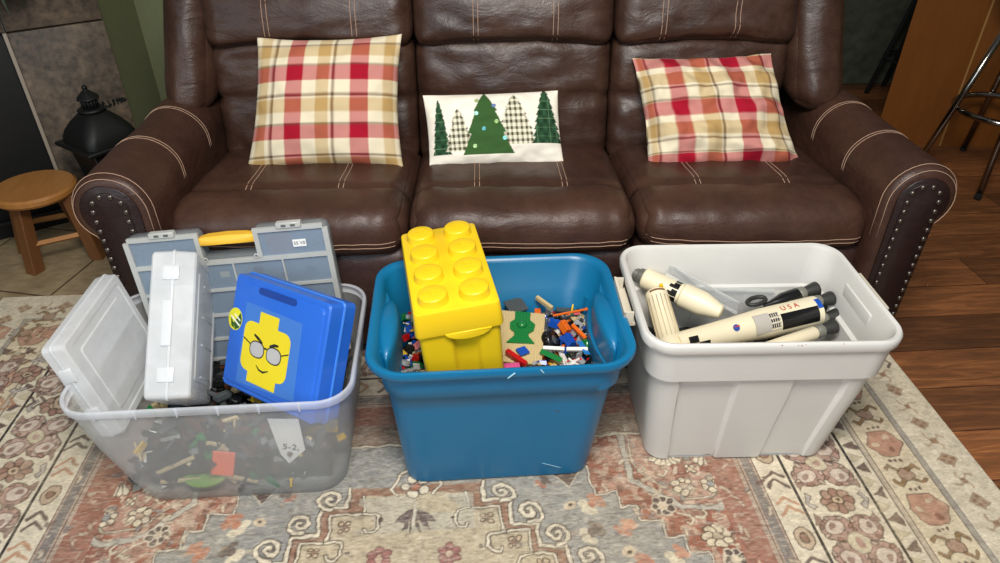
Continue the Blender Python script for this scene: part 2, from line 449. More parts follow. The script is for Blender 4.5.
# ---- round wooden stool on the left
M['oak'] = varnished('stool_wood', '#8a5626', '#b98244', (1.2, 0.25, 0.25), 0.4)
M['oak_leg'] = varnished('stool_leg_wood', '#4e3018', '#7d4f29', (1, 1, 0.2), 0.45)
st = thing('wooden_stool', 'small round wooden stool with splayed legs on the stone tiles by the sofa arm', 'stool', loc=(-1.485, 2.36, 0))
bm = bmesh.new(); lathe(bm, [(0.10, 0.265), (0.128, 0.268), (0.136, 0.278), (0.136, 0.292), (0.128, 0.30), (0.06, 0.3015), (0.002, 0.3015)], 48)
link_mesh('seat', bm, M['oak'], st, ang=30)
lp = [(-0.05, -0.10), (-0.15, 0.05), (0.14, -0.01), (0.05, 0.13)]
for (fx, fy) in lp:
    a = Vector((fx, fy, 0)); k_ = 0.8 if fx > 0.1 else 0.62; b = Vector((fx * k_, fy * k_, 0.268)); r = (b - a).normalized()
    s1 = r.cross(Vector((0, 0, 1)).cross(Vector((fx, fy, 0)))).normalized(); s2 = r.cross(s1).normalized()
    bm = bmesh.new(); vs = []
    for p, q in ((a, 0.023), (b, 0.021)):
        for sx, sy in ((-1, -1), (1, -1), (1, 1), (-1, 1)):
            v = p + s1 * sx * q + s2 * sy * q; v.z = p.z; vs.append(bm.verts.new(v))
    for f in ((3, 2, 1, 0), (4, 5, 6, 7), (0, 1, 5, 4), (1, 2, 6, 5), (2, 3, 7, 6), (3, 0, 4, 7)): bm.faces.new([vs[i] for i in f])
    bevel(bm, 0.003, 1); link_mesh('leg', bm, M['oak_leg'], st, ang=30)
for i, j in ((0, 2), (1, 3)):
    a = Vector((*lp[i], 0)) * 0.88; b = Vector((*lp[j], 0)) * 0.88; a.z = b.z = 0.105 if i == 0 else 0.125
    bm = bmesh.new(); tube(bm, [a, b], 0.011, 4); link_mesh('stretcher', bm, M['oak'], st, False)

# ---- cast iron pot near the fireplace
M['iron'] = NT('cast_iron').setp(Base_Color=c4('#101210'), Roughness=0.55, Metallic=0.3)
kt = thing('iron_lantern_pot', 'black cast iron pot with domed lid and chain handle behind the left sofa arm', 'pot', loc=(-1.27, 2.50, 0), rz=0.9)
def polyl(prof, n, name, rot=0.0):
    bm = bmesh.new(); rings = []
    for (r, z) in prof: rings.append([bm.verts.new((r * cos(2 * pi * k / n + rot), r * sin(2 * pi * k / n + rot), z)) for k in range(n)])
    for A_, B_ in zip(rings, rings[1:]):
        for k in range(n): bm.faces.new((A_[k], A_[(k + 1) % n], B_[(k + 1) % n], B_[k]))
    bm.faces.new(rings[0][::-1]); bm.faces.new(rings[-1]); bevel(bm, 0.002, 1); return link_mesh(name, bm, M['iron'], kt, ang=40)
polyl([(0.075, 0.03), (0.085, 0.10), (0.10, 0.28), (0.118, 0.395)], 4, 'pot_body', pi / 4)
polyl([(0.154, 0.395), (0.160, 0.40), (0.160, 0.408), (0.154, 0.412)], 4, 'flange', pi / 4)
bm = bmesh.new(); loft(bm, [(z, 0, 0, h, h, r) for z, h, r in ((0.41, 0.098, 0.03), (0.43, 0.097, 0.032), (0.455, 0.088, 0.035), (0.485, 0.068, 0.035), (0.508, 0.046, 0.03), (0.518, 0.032, 0.025), (0.52, 0.02, 0.015))], nc=5, nx=3, ny=3); link_mesh('domed_lid', bm, M['iron'], kt, ang=50)
bm = bmesh.new(); lathe(bm, [(0.045, 0.517), (0.047, 0.523), (0.04, 0.528)], 24); link_mesh('collar', bm, M['iron'], kt)
bm = bmesh.new()
for k in range(14): a = 2 * pi * k / 14; tube(bm, [(0.025 * cos(a), 0.025 * sin(a), 0.526), (0.025 * cos(a), 0.025 * sin(a), 0.562)], 0.0035, 5)
lathe(bm, [(0.021, 0.526), (0.021, 0.562)], 12); link_mesh('ribbed_neck', bm, M['iron'], kt)
polyl([(0.042, 0.560), (0.038, 0.566), (0.012, 0.588), (0.008, 0.59), (0.011, 0.597), (0.009, 0.604), (0.002, 0.607)], 6, 'finial_cap')
for k in range(3): a = 2 * pi * k / 3; bm = bmesh.new(); tube(bm, [(0.075 * cos(a), 0.075 * sin(a), 0.04), (0.10 * cos(a), 0.10 * sin(a), 0.0)], 0.012, 8); link_mesh('leg', bm, M['iron'], kt)
bm = bmesh.new()
for k in range(15):
    a = k / 14; cx_ = 0.03 + 0.10 * sin(pi * a) ; cy_ = -0.055 + 0.11 * a * 1.0 - 0.0
    p = Vector((0.035 + 0.085 * sin(pi * a), -0.03 + 0.05 * a, 0.523)); e = Vector((cos(a * 5), sin(a * 5), 0.3)) * 0.007
    tube(bm, [p + e * cos(q) + Vector((0, 0, 0.004)) * sin(q) for q in np.linspace(0, 2 * pi, 9)[:-1]], 0.0028, 5, True)
link_mesh('chain_handle', bm, M['iron'], kt)

# ---- plant at the top left corner
M['leaf'] = plastic('leaf_green', '#2c3a22', 0.5)
pl = thing('potted_plant', 'small dark leafy plant at the top left, trailing over a shelf on the fireplace', 'plant', loc=(-1.495, 2.535, 0.932))
bm = bmesh.new(); lathe(bm, [(0.03, 0), (0.035, 0.003), (0.048, 0.075), (0.052, 0.08), (0.045, 0.08), (0.04, 0.07)], 24); plabel(link_mesh('plant_pot', bm, plastic('clay_dark', '#4a3427', 0.7), pl), 'small clay pot')
rnd = random.Random(4); bm = bmesh.new()
for k in range(70):
    a = rnd.uniform(0, 2 * pi); L = rnd.uniform(0.05, 0.13); hgt = rnd.uniform(0.06, 0.12)
    if k % 2: a = rnd.uniform(-2.2, 0.3)
    d = Vector((cos(a), sin(a), 0)); b0 = Vector((0, 0, hgt)); m0 = b0 + d * L * 0.7 + Vector((0, 0, -0.02)); tp = b0 + d * L * 1.0 + Vector((0, 0, -rnd.uniform(0.05, 0.19) if k % 2 else -0.02))
    s = d.cross(Vector((0, 0, 1))).normalized() * rnd.uniform(0.007, 0.013); up = Vector((0, 0, 0.006))
    v = [bm.verts.new(q) for q in (b0, m0 + s, tp, m0 - s, m0 + up)]
    for f in ((0, 1, 4), (1, 2, 4), (2, 3, 4), (3, 0, 4)): bm.faces.new([v[i] for i in f])
link_mesh('foliage', bm, M['leaf'], pl)
nbox('mantel_shelf', (-0.6, 0.10, -0.16, 0.0, 0.905, 0.930), M['oak_leg'], fp, 0.003)

# ================================================================= SOFA
TH = radians(-2.5)
sofa = thing('reclining_sofa', 'dark brown leather three seat reclining sofa with rolled nailhead arms', 'sofa', loc=(0.10, 1.62, 0), rz=TH)
OX, OY = 0.10, 1.62
def LW(u, v, z): return Vector((OX + u * cos(TH) - v * sin(TH), OY + u * sin(TH) + v * cos(TH), z))
bvhs = []
def lpart(name, bm, mat=None, parent=None):
    bmesh.ops.recalc_face_normals(bm, faces=bm.faces)
    bvhs.append(BVHTree.FromBMesh(bm)); return link_mesh(name, bm, mat or M['leather'], parent or sofa)
def cast(p, d):
    best = None
    for b in bvhs:
        h = b.ray_cast(Vector(p), Vector(d))
        if h[0] is not None and (best is None or h[3] < best[1]): best = (h[0] - Vector(d).normalized() * 0.0004, h[3])
    return best[0] if best else None
def nz(p, f, a, s=0): return noise.noise(Vector((p[0] * f + s, p[1] * f, p[2] * f))) * a

segs = [(-0.893, -0.238), (-0.236, 0.394), (0.396, 1.040)]
# body under and behind
nbox('base_frame', (-0.93, 1.07, 0.10, 0.86, 0.07, 0.34), M['leather_dark'], sofa, 0.02)
nbox('back_frame', (-0.98, 1.09, 0.78, 0.93, 0.10, 1.0), M['leather_dark'], sofa, 0.03)
for k, (a, b) in enumerate(segs):
    cu, hu = (a + b) / 2, (b - a) / 2
    def seatfn(q, p, cu=cu, hu=hu, k=k):
        u, v, z = p; e = max(0, 1 - q[0] ** 2) ** 0.5; f = min(1, max(0, (v - 0.02) / 0.6))
        if q[2] > -0.5:
            z += (0.012 * e - 0.045 * max(0, (v - 0.20) / 0.45)) * min(1, (q[2] + .5))
            z += -0.013 * math.exp(-((v - 0.205) / 0.014) ** 2) + 0.006 * math.exp(-((v - 0.13) / 0.05) ** 2)                # soft fold behind the front roll
            z += nz((u * 1.0, v * 0.6, k * 3), 9, 0.006) + nz((u * 3.0, v * 0.8, k), 9, 0.0035)
        if v < 0.2:
            v += 0.018 * (1 - e) - 0.010 * e + nz((u * 3, z * 1.2, k * 5), 9, 0.005)
        return (u, v, z)
    lpart('seat', rbox(cu, 0.335, 0.44, hu, 0.315, 0.068, 0.062, 44, seatfn))
    def frfn(q, p, k=k):
        u, v, z = p
        if q[1] < 0: v += 0.016 * q[2] ** 2 + nz((u * 2, z * 2, k * 7), 6, 0.006)
        return (u, v, z)
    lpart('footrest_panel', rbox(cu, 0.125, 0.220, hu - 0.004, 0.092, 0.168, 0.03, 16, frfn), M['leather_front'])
bsegs = [(-0.880, -0.240), (-0.238, 0.384), (0.386, 0.957)]
for k, (a, b) in enumerate(bsegs):
    cu, hu = (a + b) / 2, (b - a) / 2
    def lumfn(q, p, k=k, cu=cu):
        u, v, z = p; e = max(0, 1 - q[0] ** 2)
        if q[1] < 0.3:
            g = (z - 0.63)
            v += -0.020 * e * (1 - (g / 0.2) ** 2) + 0.026 * math.exp(-(g / 0.013) ** 2) * (0.15 + 0.9 * q[0] ** 2) + 0.17 * (z - 0.45)
            v += nz((u * 1.6, z * 2.6, k * 4), 8, 0.010) + nz((u * 5, z * 3, k * 2), 6, 0.004)
        if q[2] > 0: z += 0.014 * e
        return (u, v, z)
    lpart('lumbar_cushion', rbox(cu, 0.68, 0.61, hu, 0.125, 0.20, 0.048, 36, lumfn), M['leather_back'])
    def headfn(q, p, k=k):
        u, v, z = p; e = max(0, 1 - q[0] ** 2)
        if q[1] < 0.3: v += -0.022 * e * (1 - q[2] ** 2) + nz((u * 2, z * 3, k * 4 + 2), 8, 0.010) + 0.03 * max(0, q[2]) + 0.045 + 0.30 * (z - 0.80)
        if q[2] < 0: z += 0.022 * e * -q[2] - 0.010
        return (u, v, z)
    lpart('head_cushion', rbox(cu, 0.655, 0.925, hu, 0.125, 0.135, 0.055, 26, headfn), M['leather_back'])
for (a, b, s) in ((-1.040, -0.876, -1), (0.960, 1.145, 1)):
    def wfn(q, p, s=s):
        u, v, z = p
        if q[1] < 0.3: v += -0.02 * (1 - q[0] ** 2) + nz((u * 3, z * 2, s * 4), 7, 0.012)
        v += 0.34 * (z - 0.62); u -= s * 0.11 * max(0, z - 0.62); return (u, v, z)
    lpart('back_wing', rbox((a + b) / 2, 0.68, 0.84, (b - a) / 2, 0.15, 0.250, 0.075, 22, wfn), M['leather_back'])

def arm_section(s, cu, grow=0.0, n=22):
    """outline (u,z); s=-1 left, +1 right; centre of the roll at cu"""
    r = 0.107 + grow; P = [(-r, 0.09), (-r, 0.30), (-r, 0.44)]
    for i in range(n + 1):
        a = pi - (pi + radians(52)) * i / n; P.append((r * cos(a), 0.548 + r * sin(a)))
    P += [(0.052 + grow, 0.440), (0.050 + grow, 0.30), (0.045 + grow, 0.09)]
    return [(cu + s * a_, z_) for a_, z_ in P]
def arm(s, cu, g0):
    bm = bmesh.new(); rings = []
    prof = [(0.000, -0.035), (0.001, -0.022), (0.006, -0.010), (0.018, -0.002), (0.035, 0.0)] + [(0.035 + 0.06 * i, 0.002 * sin(i)) for i in range(1, 13)] + [(0.80, 0.0), (0.84, -0.01), (0.86, -0.03)]
    for v, g in prof:
        ring = []
        for (u, z) in arm_section(s, cu, g + g0):
            f = 1 if z > 0.42 else 0.3
            uu = u + nz((u * 2, v * 2, z), 5, 0.006) * f; zz = z + nz((u, v * 3, z + 7), 5, 0.007) * f
            ring.append(bm.verts.new((uu, v, zz)))
        rings.append(ring)
    n = len(rings[0])
    for A_, B_ in zip(rings, rings[1:]):
        for k in range(n): bm.faces.new((A_[k], A_[(k + 1) % n], B_[(k + 1) % n], B_[k]))
    bm.faces.new(rings[0][::-1]); bm.faces.new(rings[-1])
    a = lpart('arm', bm, M['leather'])
    # front panel of darker leather
    def pan(o):
        P = [(-0.062 - o, 0.09), (-0.060 - o, 0.40), (-0.055 - o, 0.54)]
        for i in range(9): q = pi - pi * i / 8; P.append((-0.002 + (0.055 + o) * cos(q), 0.560 + (0.050 + o) * sin(q)))
        P += [(0.052 + o, 0.50), (0.050 + o, 0.40), (0.046 + o, 0.09)]
        return [(cu + s * x, z) for x, z in P]
    bm = bmesh.new(); prism(bm, pan(-0.004), -0.007, 0.01, frame=lambda p: Vector((p.x, p.z, p.y))); bevel(bm, 0.002, 2)
    plabel(link_mesh('arm_front_panel', bm, M['leather_dark'], a, ang=50), 'dark flat front panel edged with nailheads')
    bm = bmesh.new(); prism(bm, arm_section(s, cu, g0 - 0.026, 16), -0.0035, 0.012, frame=lambda p: Vector((p.x, p.z, p.y))); bevel(bm, 0.002, 1)
    plabel(link_mesh('arm_front_face', bm, M['leather_dark'], a, ang=50), 'dark recessed scroll face')
    # nails
    bm = bmesh.new(); lathe(bm, [(0.0078, 0), (0.0070, 0.0028), (0.0045, 0.0048), (0.001, 0.0055)], 12, 'Y'); 
    for v_ in bm.verts: v_.co.y = -v_.co.y
    nm = None; path = pan(-0.013)
    pts = [Vector((x, 0, z)) for x, z in path]; L = [0]
    for p, q in zip(pts, pts[1:]): L.append(L[-1] + (q - p).length)
    N_ = 38
    for i in range(N_):
        d = L[-1] * (i + 0.5) / N_
        j = max(k for k in range(len(L)) if L[k] <= d); j = min(j, len(pts) - 2); f = (d - L[j]) / (L[j + 1] - L[j])
        p = pts[j].lerp(pts[j + 1], f)
        if nm is None: nm = link_mesh('nailhead', bm, M['nail'], a); o = nm
        else: o = nm.copy(); COL.objects.link(o)
        o.location = (p.x, -0.006, p.z)
    # stitching: two rows along the front edge and two pairs across the roll
    for v0, g in ((0.006, -0.009), (0.022, 0.0006)):
        bm = bmesh.new(); P = arm_section(s, cu, g + g0)[2:-2]
        tube(bm, [(u + nz((u * 2, v0 * 2, z), 5, 0.006), v0 - (0.002 if v0 < 0.01 else 0), z + nz((u, v0 * 3, z + 7), 5, 0.007) + (0.001 if v0 > .01 else 0)) for u, z in P], 0.0011, 5)
        plabel(link_mesh('stitching', bm, M['thread'], a), 'pale stitching row')
    for v0 in (0.245, 0.257, 0.472, 0.484):
        pts = []
        for i in range(31):
            q = pi * (1.08) - pi * 1.2 * i / 30; dr = Vector((-s * cos(q), 0, -sin(q)))
            h = bvhs[-1].ray_cast(Vector((cu, v0, 0.548)) - dr * 0.25, dr)[0]
            if h is not None: pts.append(h - dr * 0.0004)
        if len(pts) > 2: bm = bmesh.new(); tube(bm, pts, 0.0011, 5); plabel(link_mesh('stitching', bm, M['thread'], a), 'pale stitching row')
arm(-1, -0.985, -0.006); arm(1, 1.122, -0.010)

def seam(pts):
    if len(pts) > 2: bm = bmesh.new(); tube(bm, pts, 0.0011, 5); plabel(link_mesh('stitching', bm, M['thread'], sofa), 'pale stitching row')
def run(points, d):
    pts = []
    for p in points:
        h = cast(p, d)
        if h is None: continue
        if pts and (h - pts[-1]).length > 0.05:
            seam(pts)
            pts = []
        pts.append(h)
    seam(pts)
for k, (a, b) in enumerate(segs):
    w_ = b - a
    for f, fb in ((0.30, (0.32, 0.31, 0.25)[k]), (0.70, (0.73, 0.70, 0.64)[k])):
        for dd in (-0.007, 0.007):
            run([(a + w_ * f + dd - (0.5 - f) * 0.10 * (v / 0.5) * 0, v, 0.8) for v in np.linspace(0.20, 0.56, 22)], (0, 0, -1))
            run([(bsegs[k][0] + (bsegs[k][1] - bsegs[k][0]) * fb + dd, -0.2, z) for z in np.linspace(0.80, 1.05, 16)], (0, 1, 0))
    for z0 in (0.430, 0.416):
        run([(u, -0.3, z0 + 0.004 * sin(k + (u - a) * 5)) for u in np.linspace(a + 0.02, b - 0.02, 40)], (0, 1, 0))
for (u, v) in ((-0.9, 0.16), (1.04, 0.16), (-0.9, 0.82), (1.04, 0.82), (0.08, 0.8)):
    bm = bmesh.new(); lathe(bm, [(0.024, 0.0), (0.03, 0.075)], 12, off=(u, v, 0)); link_mesh('foot', bm, M['dark'], sofa)

# ================================================================= PILLOWS
def pillow_mesh(name, TL, TR, BR, BL, T, n, colfn, parent=None, pinch=0.06, seed=0, wr=0.006, mat=None, sag=0.0):
    TL, TR, BR, BL = map(Vector, (TL, TR, BR, BL))
    nrm = ((TR - TL).cross(TL - BL)).normalized()           # towards the viewer
    if nrm.y > 0: nrm = -nrm
    verts = []; faces = []; cols = []; idx = {}
    cen = (TL + TR + BR + BL) / 4
    for side in (0, 1):
        for j in range(n + 1):
            for i in range(n + 1):
                a, b = i / n, j / n
                edge = i in (0, n) or j in (0, n)
                if side and edge: idx[(side, i, j)] = idx[(0, i, j)]; continue
                A_ = 2 * a - 1; B_ = 2 * b - 1
                pa = a + (0.5 - a) * 2 * pinch * (1 - B_ ** 2) * abs(A_) ** 3 ; pb = b + (0.5 - b) * 2 * pinch * (1 - A_ ** 2) * abs(B_) ** 3
                P = (BL.lerp(BR, pa)).lerp(TL.lerp(TR, pa), pb)
                prof = (max(0, 1 - abs(A_) ** 2.6) * max(0, 1 - abs(B_) ** 2.6)) ** 0.62
                prof *= (1 + sag * (0.5 - b))
                wv = noise.noise(Vector((a * 5 + seed, b * 5, side * 3))) * wr + noise.noise(Vector((a * 13 + seed, b * 11, side))) * wr * 0.45
                t = T / 2 * prof + wv * min(1, 3 * prof)
                P = P + nrm * (t if side == 0 else -t * 0.8)
                if edge: P = P + nrm * noise.noise(Vector((a * 6 + seed, b * 6, 9))) * wr * 0.8
                idx[(side, i, j)] = len(verts); verts.append(P); cols.append((a, b, side))
        for j in range(n):
            for i in range(n):
                f = [idx[(side, i, j)], idx[(side, i + 1, j)], idx[(side, i + 1, j + 1)], idx[(side, i, j + 1)]]
                faces.append(f if side == 0 else f[::-1])
    me = bpy.data.meshes.new(name); me.from_pydata([tuple(v) for v in verts], [], faces); me.update()
    ab = np.array(cols); set_pattern(me, colfn(ab[:, 0], ab[:, 1], ab[:, 2])); me.materials.append(mat); me.shade_smooth()
    o = bpy.data.objects.new(name, me); COL.objects.link(o)
    if parent is not None: o.parent = parent
    return o, nrm
CREAM, TAN, RED, BRN = [np.array(lin(c)) for c in ('#e6dabc', '#b8965f', '#a3162c', '#5b4637')]
def plaid(xf, yf):
    """stripe lists (centre, width, colour) across and along"""
    def f(a, b, s):
        def strip(t, L):
            c = np.tile(CREAM, (len(t), 1))
            for c0, w0, k in L:
                m = np.clip((w0 / 2 - np.abs(t - c0)) / 0.006 + 0.5, 0, 1)[:, None]; c = c * (1 - m) + k * m
            return c
        ca, cb = strip(a, xf), strip(b, yf)
        both = ca * 0.5 + cb * 0.5
        # threads of the same kind reinforce each other
        mul = np.sqrt(np.clip(ca * cb, 0, 1)); return both * 0.55 + mul * 0.45
    return f
M['plaid'] = vcol_mat('plaid_cloth', 0.95, 700, 0.35)
xs = [(0.085, 0.08, TAN), (0.165, 0.022, BRN), (0.315, 0.11, RED), (0.50, 0.085, TAN), (0.570, 0.020, BRN), (0.735, 0.12, RED), (0.93, 0.075, TAN)]
ys = [(0.02, 0.09, TAN), (0.085, 0.018, BRN), (0.27, 0.11, RED), (0.325, 0.018, BRN), (0.46, 0.10, TAN), (0.535, 0.022, BRN), (0.70, 0.115, RED), (0.757, 0.016, BRN), (0.87, 0.09, TAN), (0.925, 0.018, BRN)]
p1, _ = pillow_mesh('throw_pillow', LW(-0.706, 0.575, 0.830), LW(-0.268, 0.575, 0.838), LW(-0.274, 0.385, 0.486), LW(-0.756, 0.385, 0.480), 0.15, 110, plaid(xs, ys), seed=2, wr=0.008, mat=M['plaid'], pinch=0.035)
tag(p1, 'square red and tan plaid throw pillow standing upright on the left sofa seat', 'pillow')
xs2 = [(0.045, 0.04, TAN), (0.075, 0.016, BRN), (0.245, 0.11, RED), (0.43, 0.10, TAN), (0.495, 0.020, BRN), (0.665, 0.12, RED), (0.85, 0.09, TAN), (0.905, 0.018, BRN)]
ys2 = [(0.055, 0.12, RED), (0.125, 0.012, BRN), (0.32, 0.11, TAN), (0.235, 0.018, BRN), (0.50, 0.13, RED), (0.575, 0.016, BRN), (0.675, 0.018, BRN), (0.76, 0.11, TAN), (0.93, 0.12, RED)]
p2, _ = pillow_mesh('throw_pillow', LW(0.440, 0.585, 0.757), LW(0.878, 0.585, 0.768), LW(0.965, 0.375, 0.472), LW(0.482, 0.375, 0.472), 0.15, 110, plaid(xs2, ys2), seed=7, wr=0.024, mat=M['plaid'], pinch=0.03, sag=0.3)
tag(p2, 'crumpled red and tan plaid throw pillow leaning crookedly on the right sofa seat', 'pillow')
def trees(a, b, s):
    W, Hh = 2.36, 1.0
    R = Raster(0, W, 0, 1, 0.008); R.C[:] = lin('#f2ead9')
    def tree(cx, y0, h, w0, kind, teeth):
        P = []
        for sg in (-1, 1):
            side = []
            for k in range(teeth):
                f0 = k / teeth; f1 = (k + 1) / teeth
                side.append((cx + sg * w0 / 2 * (f0 ** 0.75 * 0.84 + 0.02), y0 + h * (1 - f0))); side.append((cx + sg * w0 / 2 * (f1 ** 0.75 * 1.0 + 0.03), y0 + h * (1 - f1) + 0.01))
            P.append(side)
        poly = P[1] + P[0][::-1]
        Q = Raster(0, W, 0, 1, 0.008)
        if kind == 'check':
            Q.C[:] = lin('#e9e2c8'); gx = (np.floor(R.X / 0.042) % 2); gy = (np.floor(R.Y / 0.042) % 2)
            f = (gx + gy) / 2; Q.C = Q.C * (1 - f[..., None]) + np.array(lin('#4c4a35')) * f[..., None]
        elif kind == 'dark':
            Q.C[:] = lin('#28472f'); gx = np.sin(R.X * 40) * np.sin(R.Y * 30); Q.C *= (1 + 0.5 * gx[..., None])
            ln = ((R.X % 0.12) < 0.008) | ((R.Y % 0.12) < 0.008); Q.C[ln] = lin('#5d7a57')
        else: Q.C[:] = lin('#3b5c30')
        T_ = Raster(0, W, 0, 1, 0.008); T_.poly(poly, (1, 1, 1)); m = T_.C[..., :1]
        R.C = R.C * (1 - m) + Q.C * m
    tree(0.25, 0.15, 0.76, 0.34, 'dark', 9); tree(0.58, 0.19, 0.58, 0.52, 'check', 6); tree(1.56, 0.25, 0.70, 0.72, 'check', 7)
    tree(2.10, 0.25, 0.77, 0.56, 'dark', 8); 
    tree(1.06, 0.13, 0.87, 0.86, 'mid', 3)
    i = np.clip((a * W / 0.008).astype(int), 0, R.nx - 1); j = np.clip((b / 0.008).astype(int), 0, R.ny - 1)
    c = R.C[j, i].copy(); c[s > 0.5] = lin('#f2ead9'); return c
M['print'] = vcol_mat('printed_plush', 0.95, 420, 0.5)
cp = thing('tree_pillow', 'white rectangular pillow with green and checked trees on the middle seat', 'pillow', loc=(0, 0, 0))
cTL, cTR, cBR, cBL = LW(-0.212, 0.50, 0.672), LW(0.205, 0.50, 0.684), LW(0.222, 0.385, 0.494), LW(-0.195, 0.385, 0.480)
cen = LW(0.0, 0.44, 0.48); cp.location = cen
pb, nr = pillow_mesh('pillow_cover', cTL - cen, cTR - cen, cBR - cen, cBL - cen, 0.10, 190, trees, cp, seed=12, wr=0.007, mat=M['print'], pinch=0.015)
bvh_p = BVHTree.FromPolygons([v.co.copy() for v in pb.data.vertices], [tuple(p.vertices) for p in pb.data.polygons])
rr_ = random.Random(3)
for (a, b, hcol) in ((0.395, 0.87, '#9fb37c'), (0.385, 0.69, '#8fd0c0'), (0.525, 0.575, '#8fb35f'), (0.43, 0.485, '#3fa3a0'), (0.575, 0.35, '#7fd6cf'), (0.355, 0.26, '#98c277'), (0.515, 0.79, '#6d84b8')):
    P = (cBL - cen).lerp(cBR - cen, a).lerp((cTL - cen).lerp(cTR - cen, a), b)
    h = bvh_p.ray_cast(P + nr * 0.3, -nr)
    if h[0] is None: continue
    bm = bmesh.new(); lathe(bm, [(0.0066, 0), (0.0070, 0.0014), (0.0058, 0.0026), (0.0034, 0.0018), (0.001, 0.0018)], 12)
    o = link_mesh('button', bm, plastic('button_' + hcol[1:], hcol, 0.25), cp); o.matrix_local = Matrix.Translation(h[0]) @ h[1].to_track_quat('Z', 'Y').to_matrix().to_4x4()
    plabel(o, 'small shiny button on the middle tree')

# ================================================================= RUG
CX = -0.125; HW = 1.445; YB = 2.10
R = Raster(CX - HW, CX + HW, 0.60, YB, 0.0026)
X, Y = R.X, R.Y; SX = np.abs(X - CX)
CRM, CR2 = '#ddd1b9', '#cfc2a6'; RST, RS2 = '#98604f', '#7d4d42'; GRY, GR2 = '#95948f', '#747270'; TN, BR_, DK = '#c3a382', '#7d5f4f', '#40322d'
allm = np.ones_like(X)
full = (slice(None), slice(None))
dS = HW - SX; dB = YB - Y; Dd = np.minimum(dS, dB)
R.X = X + 0.0048 * (2 * vnoise(X, Y, 30, 31) - 1) + 0.0022 * (2 * vnoise(X, Y, 90, 32) - 1); R.Y = Y + 0.0048 * (2 * vnoise(X, Y, 30, 33) - 1) + 0.0022 * (2 * vnoise(X, Y, 90, 34) - 1)
def lay(mask, c, al=1.0): R.blend(full, mask.astype(float), c, al)
lay(allm, CRM)
n1 = vnoise(X, Y, 7, 1); n2 = vnoise(X, Y, 26, 2); n3 = vnoise(X, Y * 3, 60, 3)
lay(allm, '#d9c8a6', 0.0)
# field: rust with grey middle
fld = Dd > 0.70
lay(fld, RST); lay(fld & (n1 > 0.55), RS2, 0.35); lay(fld & (n2 > 0.55), '#c6a593', 0.5); lay(fld & (vnoise(X, Y, 70, 12) > 0.62), '#d3bfa9', 0.5); lay(fld & (vnoise(X, Y, 50, 13) > 0.7), '#7d564b', 0.5)
pan_ = (Y > 1.32) & fld; lay(pan_, '#a08d7c'); lay(pan_ & (n2 > 0.55), '#8b6a5a', 0.5)
# mirrored drawing
def both(fn):
    fn(lambda x, y: (x, y)); fn(lambda x, y: (2 * CX - x, y))
def P_(L, m): return [m(x, y) for x, y in L]
# grey stepped ground
gs = [(CX, 1.32), (0.26, 1.32), (0.26, 1.22), (0.31, 1.22), (0.31, 1.13), (0.37, 1.13), (0.37, 1.085), (0.41, 1.085), (0.41, 1.04), (0.46, 1.04), (0.46, 0.995), (0.50, 0.995), (0.50, 0.95), (0.545, 0.95), (0.545, 0.905), (0.59, 0.905), (0.59, 0.86), (0.63, 0.86), (0.63, 0.60), (CX, 0.60)]
both(lambda m: R.poly(P_(gs, m), GRY))
gm = np.zeros_like(X)
both(lambda m: R.line(P_(gs[1:-1], m), 0.004, '#d7cdbb', 1, DK, 0.002))
both(lambda m: R.line(P_([(x + 0.022, y + 0.012) for x, y in gs[2:-1]], m), 0.003, '#6b5048', 0.5))
inner_g = (SX < 0.66) & (Y < 1.32)
# brown band and cream medallion with steps
st_o = [(CX, 1.185), (0.04, 1.185), (0.04, 1.13), (0.105, 1.13), (0.105, 1.055), (0.162, 1.055), (0.162, 0.99), (0.222, 0.99), (0.222, 0.925), (0.285, 0.925), (0.285, 0.865), (0.345, 0.865), (0.345, 0.60), (CX, 0.60)]
st_i = [(CX, 1.16), (-0.0, 1.16), (-0.0, 1.108), (0.078, 1.108), (0.078, 1.038), (0.14, 1.038), (0.14, 0.97), (0.195, 0.97), (0.195, 0.905), (0.255, 0.905), (0.255, 0.84), (0.31, 0.84), (0.31, 0.60), (CX, 0.60)]
both(lambda m: R.poly(P_(st_o, m), '#94705c')); both(lambda m: R.poly(P_(st_i, m), '#bdae93'))
both(lambda m: R.line(P_(st_o[1:-1], m), 0.008, CRM, 1, DK, 0.0025)); both(lambda m: R.line(P_(st_i[1:-1], m), 0.005, CRM, 1, DK, 0.0025))
# greyish upper part and warm lower part of the medallion
md = (SX < 0.14) & (Y > 1.05) & (Y < 1.155); lay(md & (n2 > .3), '#bdb7a6', 0.6)
both(lambda m: R.line(P_([(-0.17, 1.155), (-0.185, 1.18), (-0.17, 1.215), (-0.15, 1.235), (CX, 1.24)], m), 0.006, CRM, 1, DK, 0.002))
def volute(cx, cy, sc):
    def f(m):
        P = [(-0.2, -1.0), (0.55, -0.95), (1.0, -0.55), (1.05, 0.1), (0.65, 0.7), (0.0, 0.85), (-0.6, 0.6), (-0.75, 0.05), (-0.45, -0.4), (0.05, -0.45), (0.35, -0.15), (0.2, 0.2), (-0.1, 0.15)]
        R.poly(P_([(cx + a * sc, cy + b * sc) for a, b in P[1:9]], m), '#8f8e8a', 0.7)
        R.line(P_([(cx + a * sc, cy + b * sc) for a, b in P], m), 0.0085, CRM, 1, DK, 0.0028)
    both(f)
for (x, y) in ((0.085, 1.152), (0.148, 1.090), (0.205, 1.022), (0.268, 0.957), (0.330, 0.895)): volute(x, y, 0.0275)
def hook(x, y):
    def f(m):
        R.line(P_([(x, y), (x - 0.028, y - 0.002), (x - 0.034, y - 0.012), (x - 0.034, y - 0.038), (x - 0.026, y - 0.050), (x - 0.010, y - 0.052), (x - 0.006, y - 0.042)], m), 0.005, CRM, 1, DK, 0.0024)
    both(f)
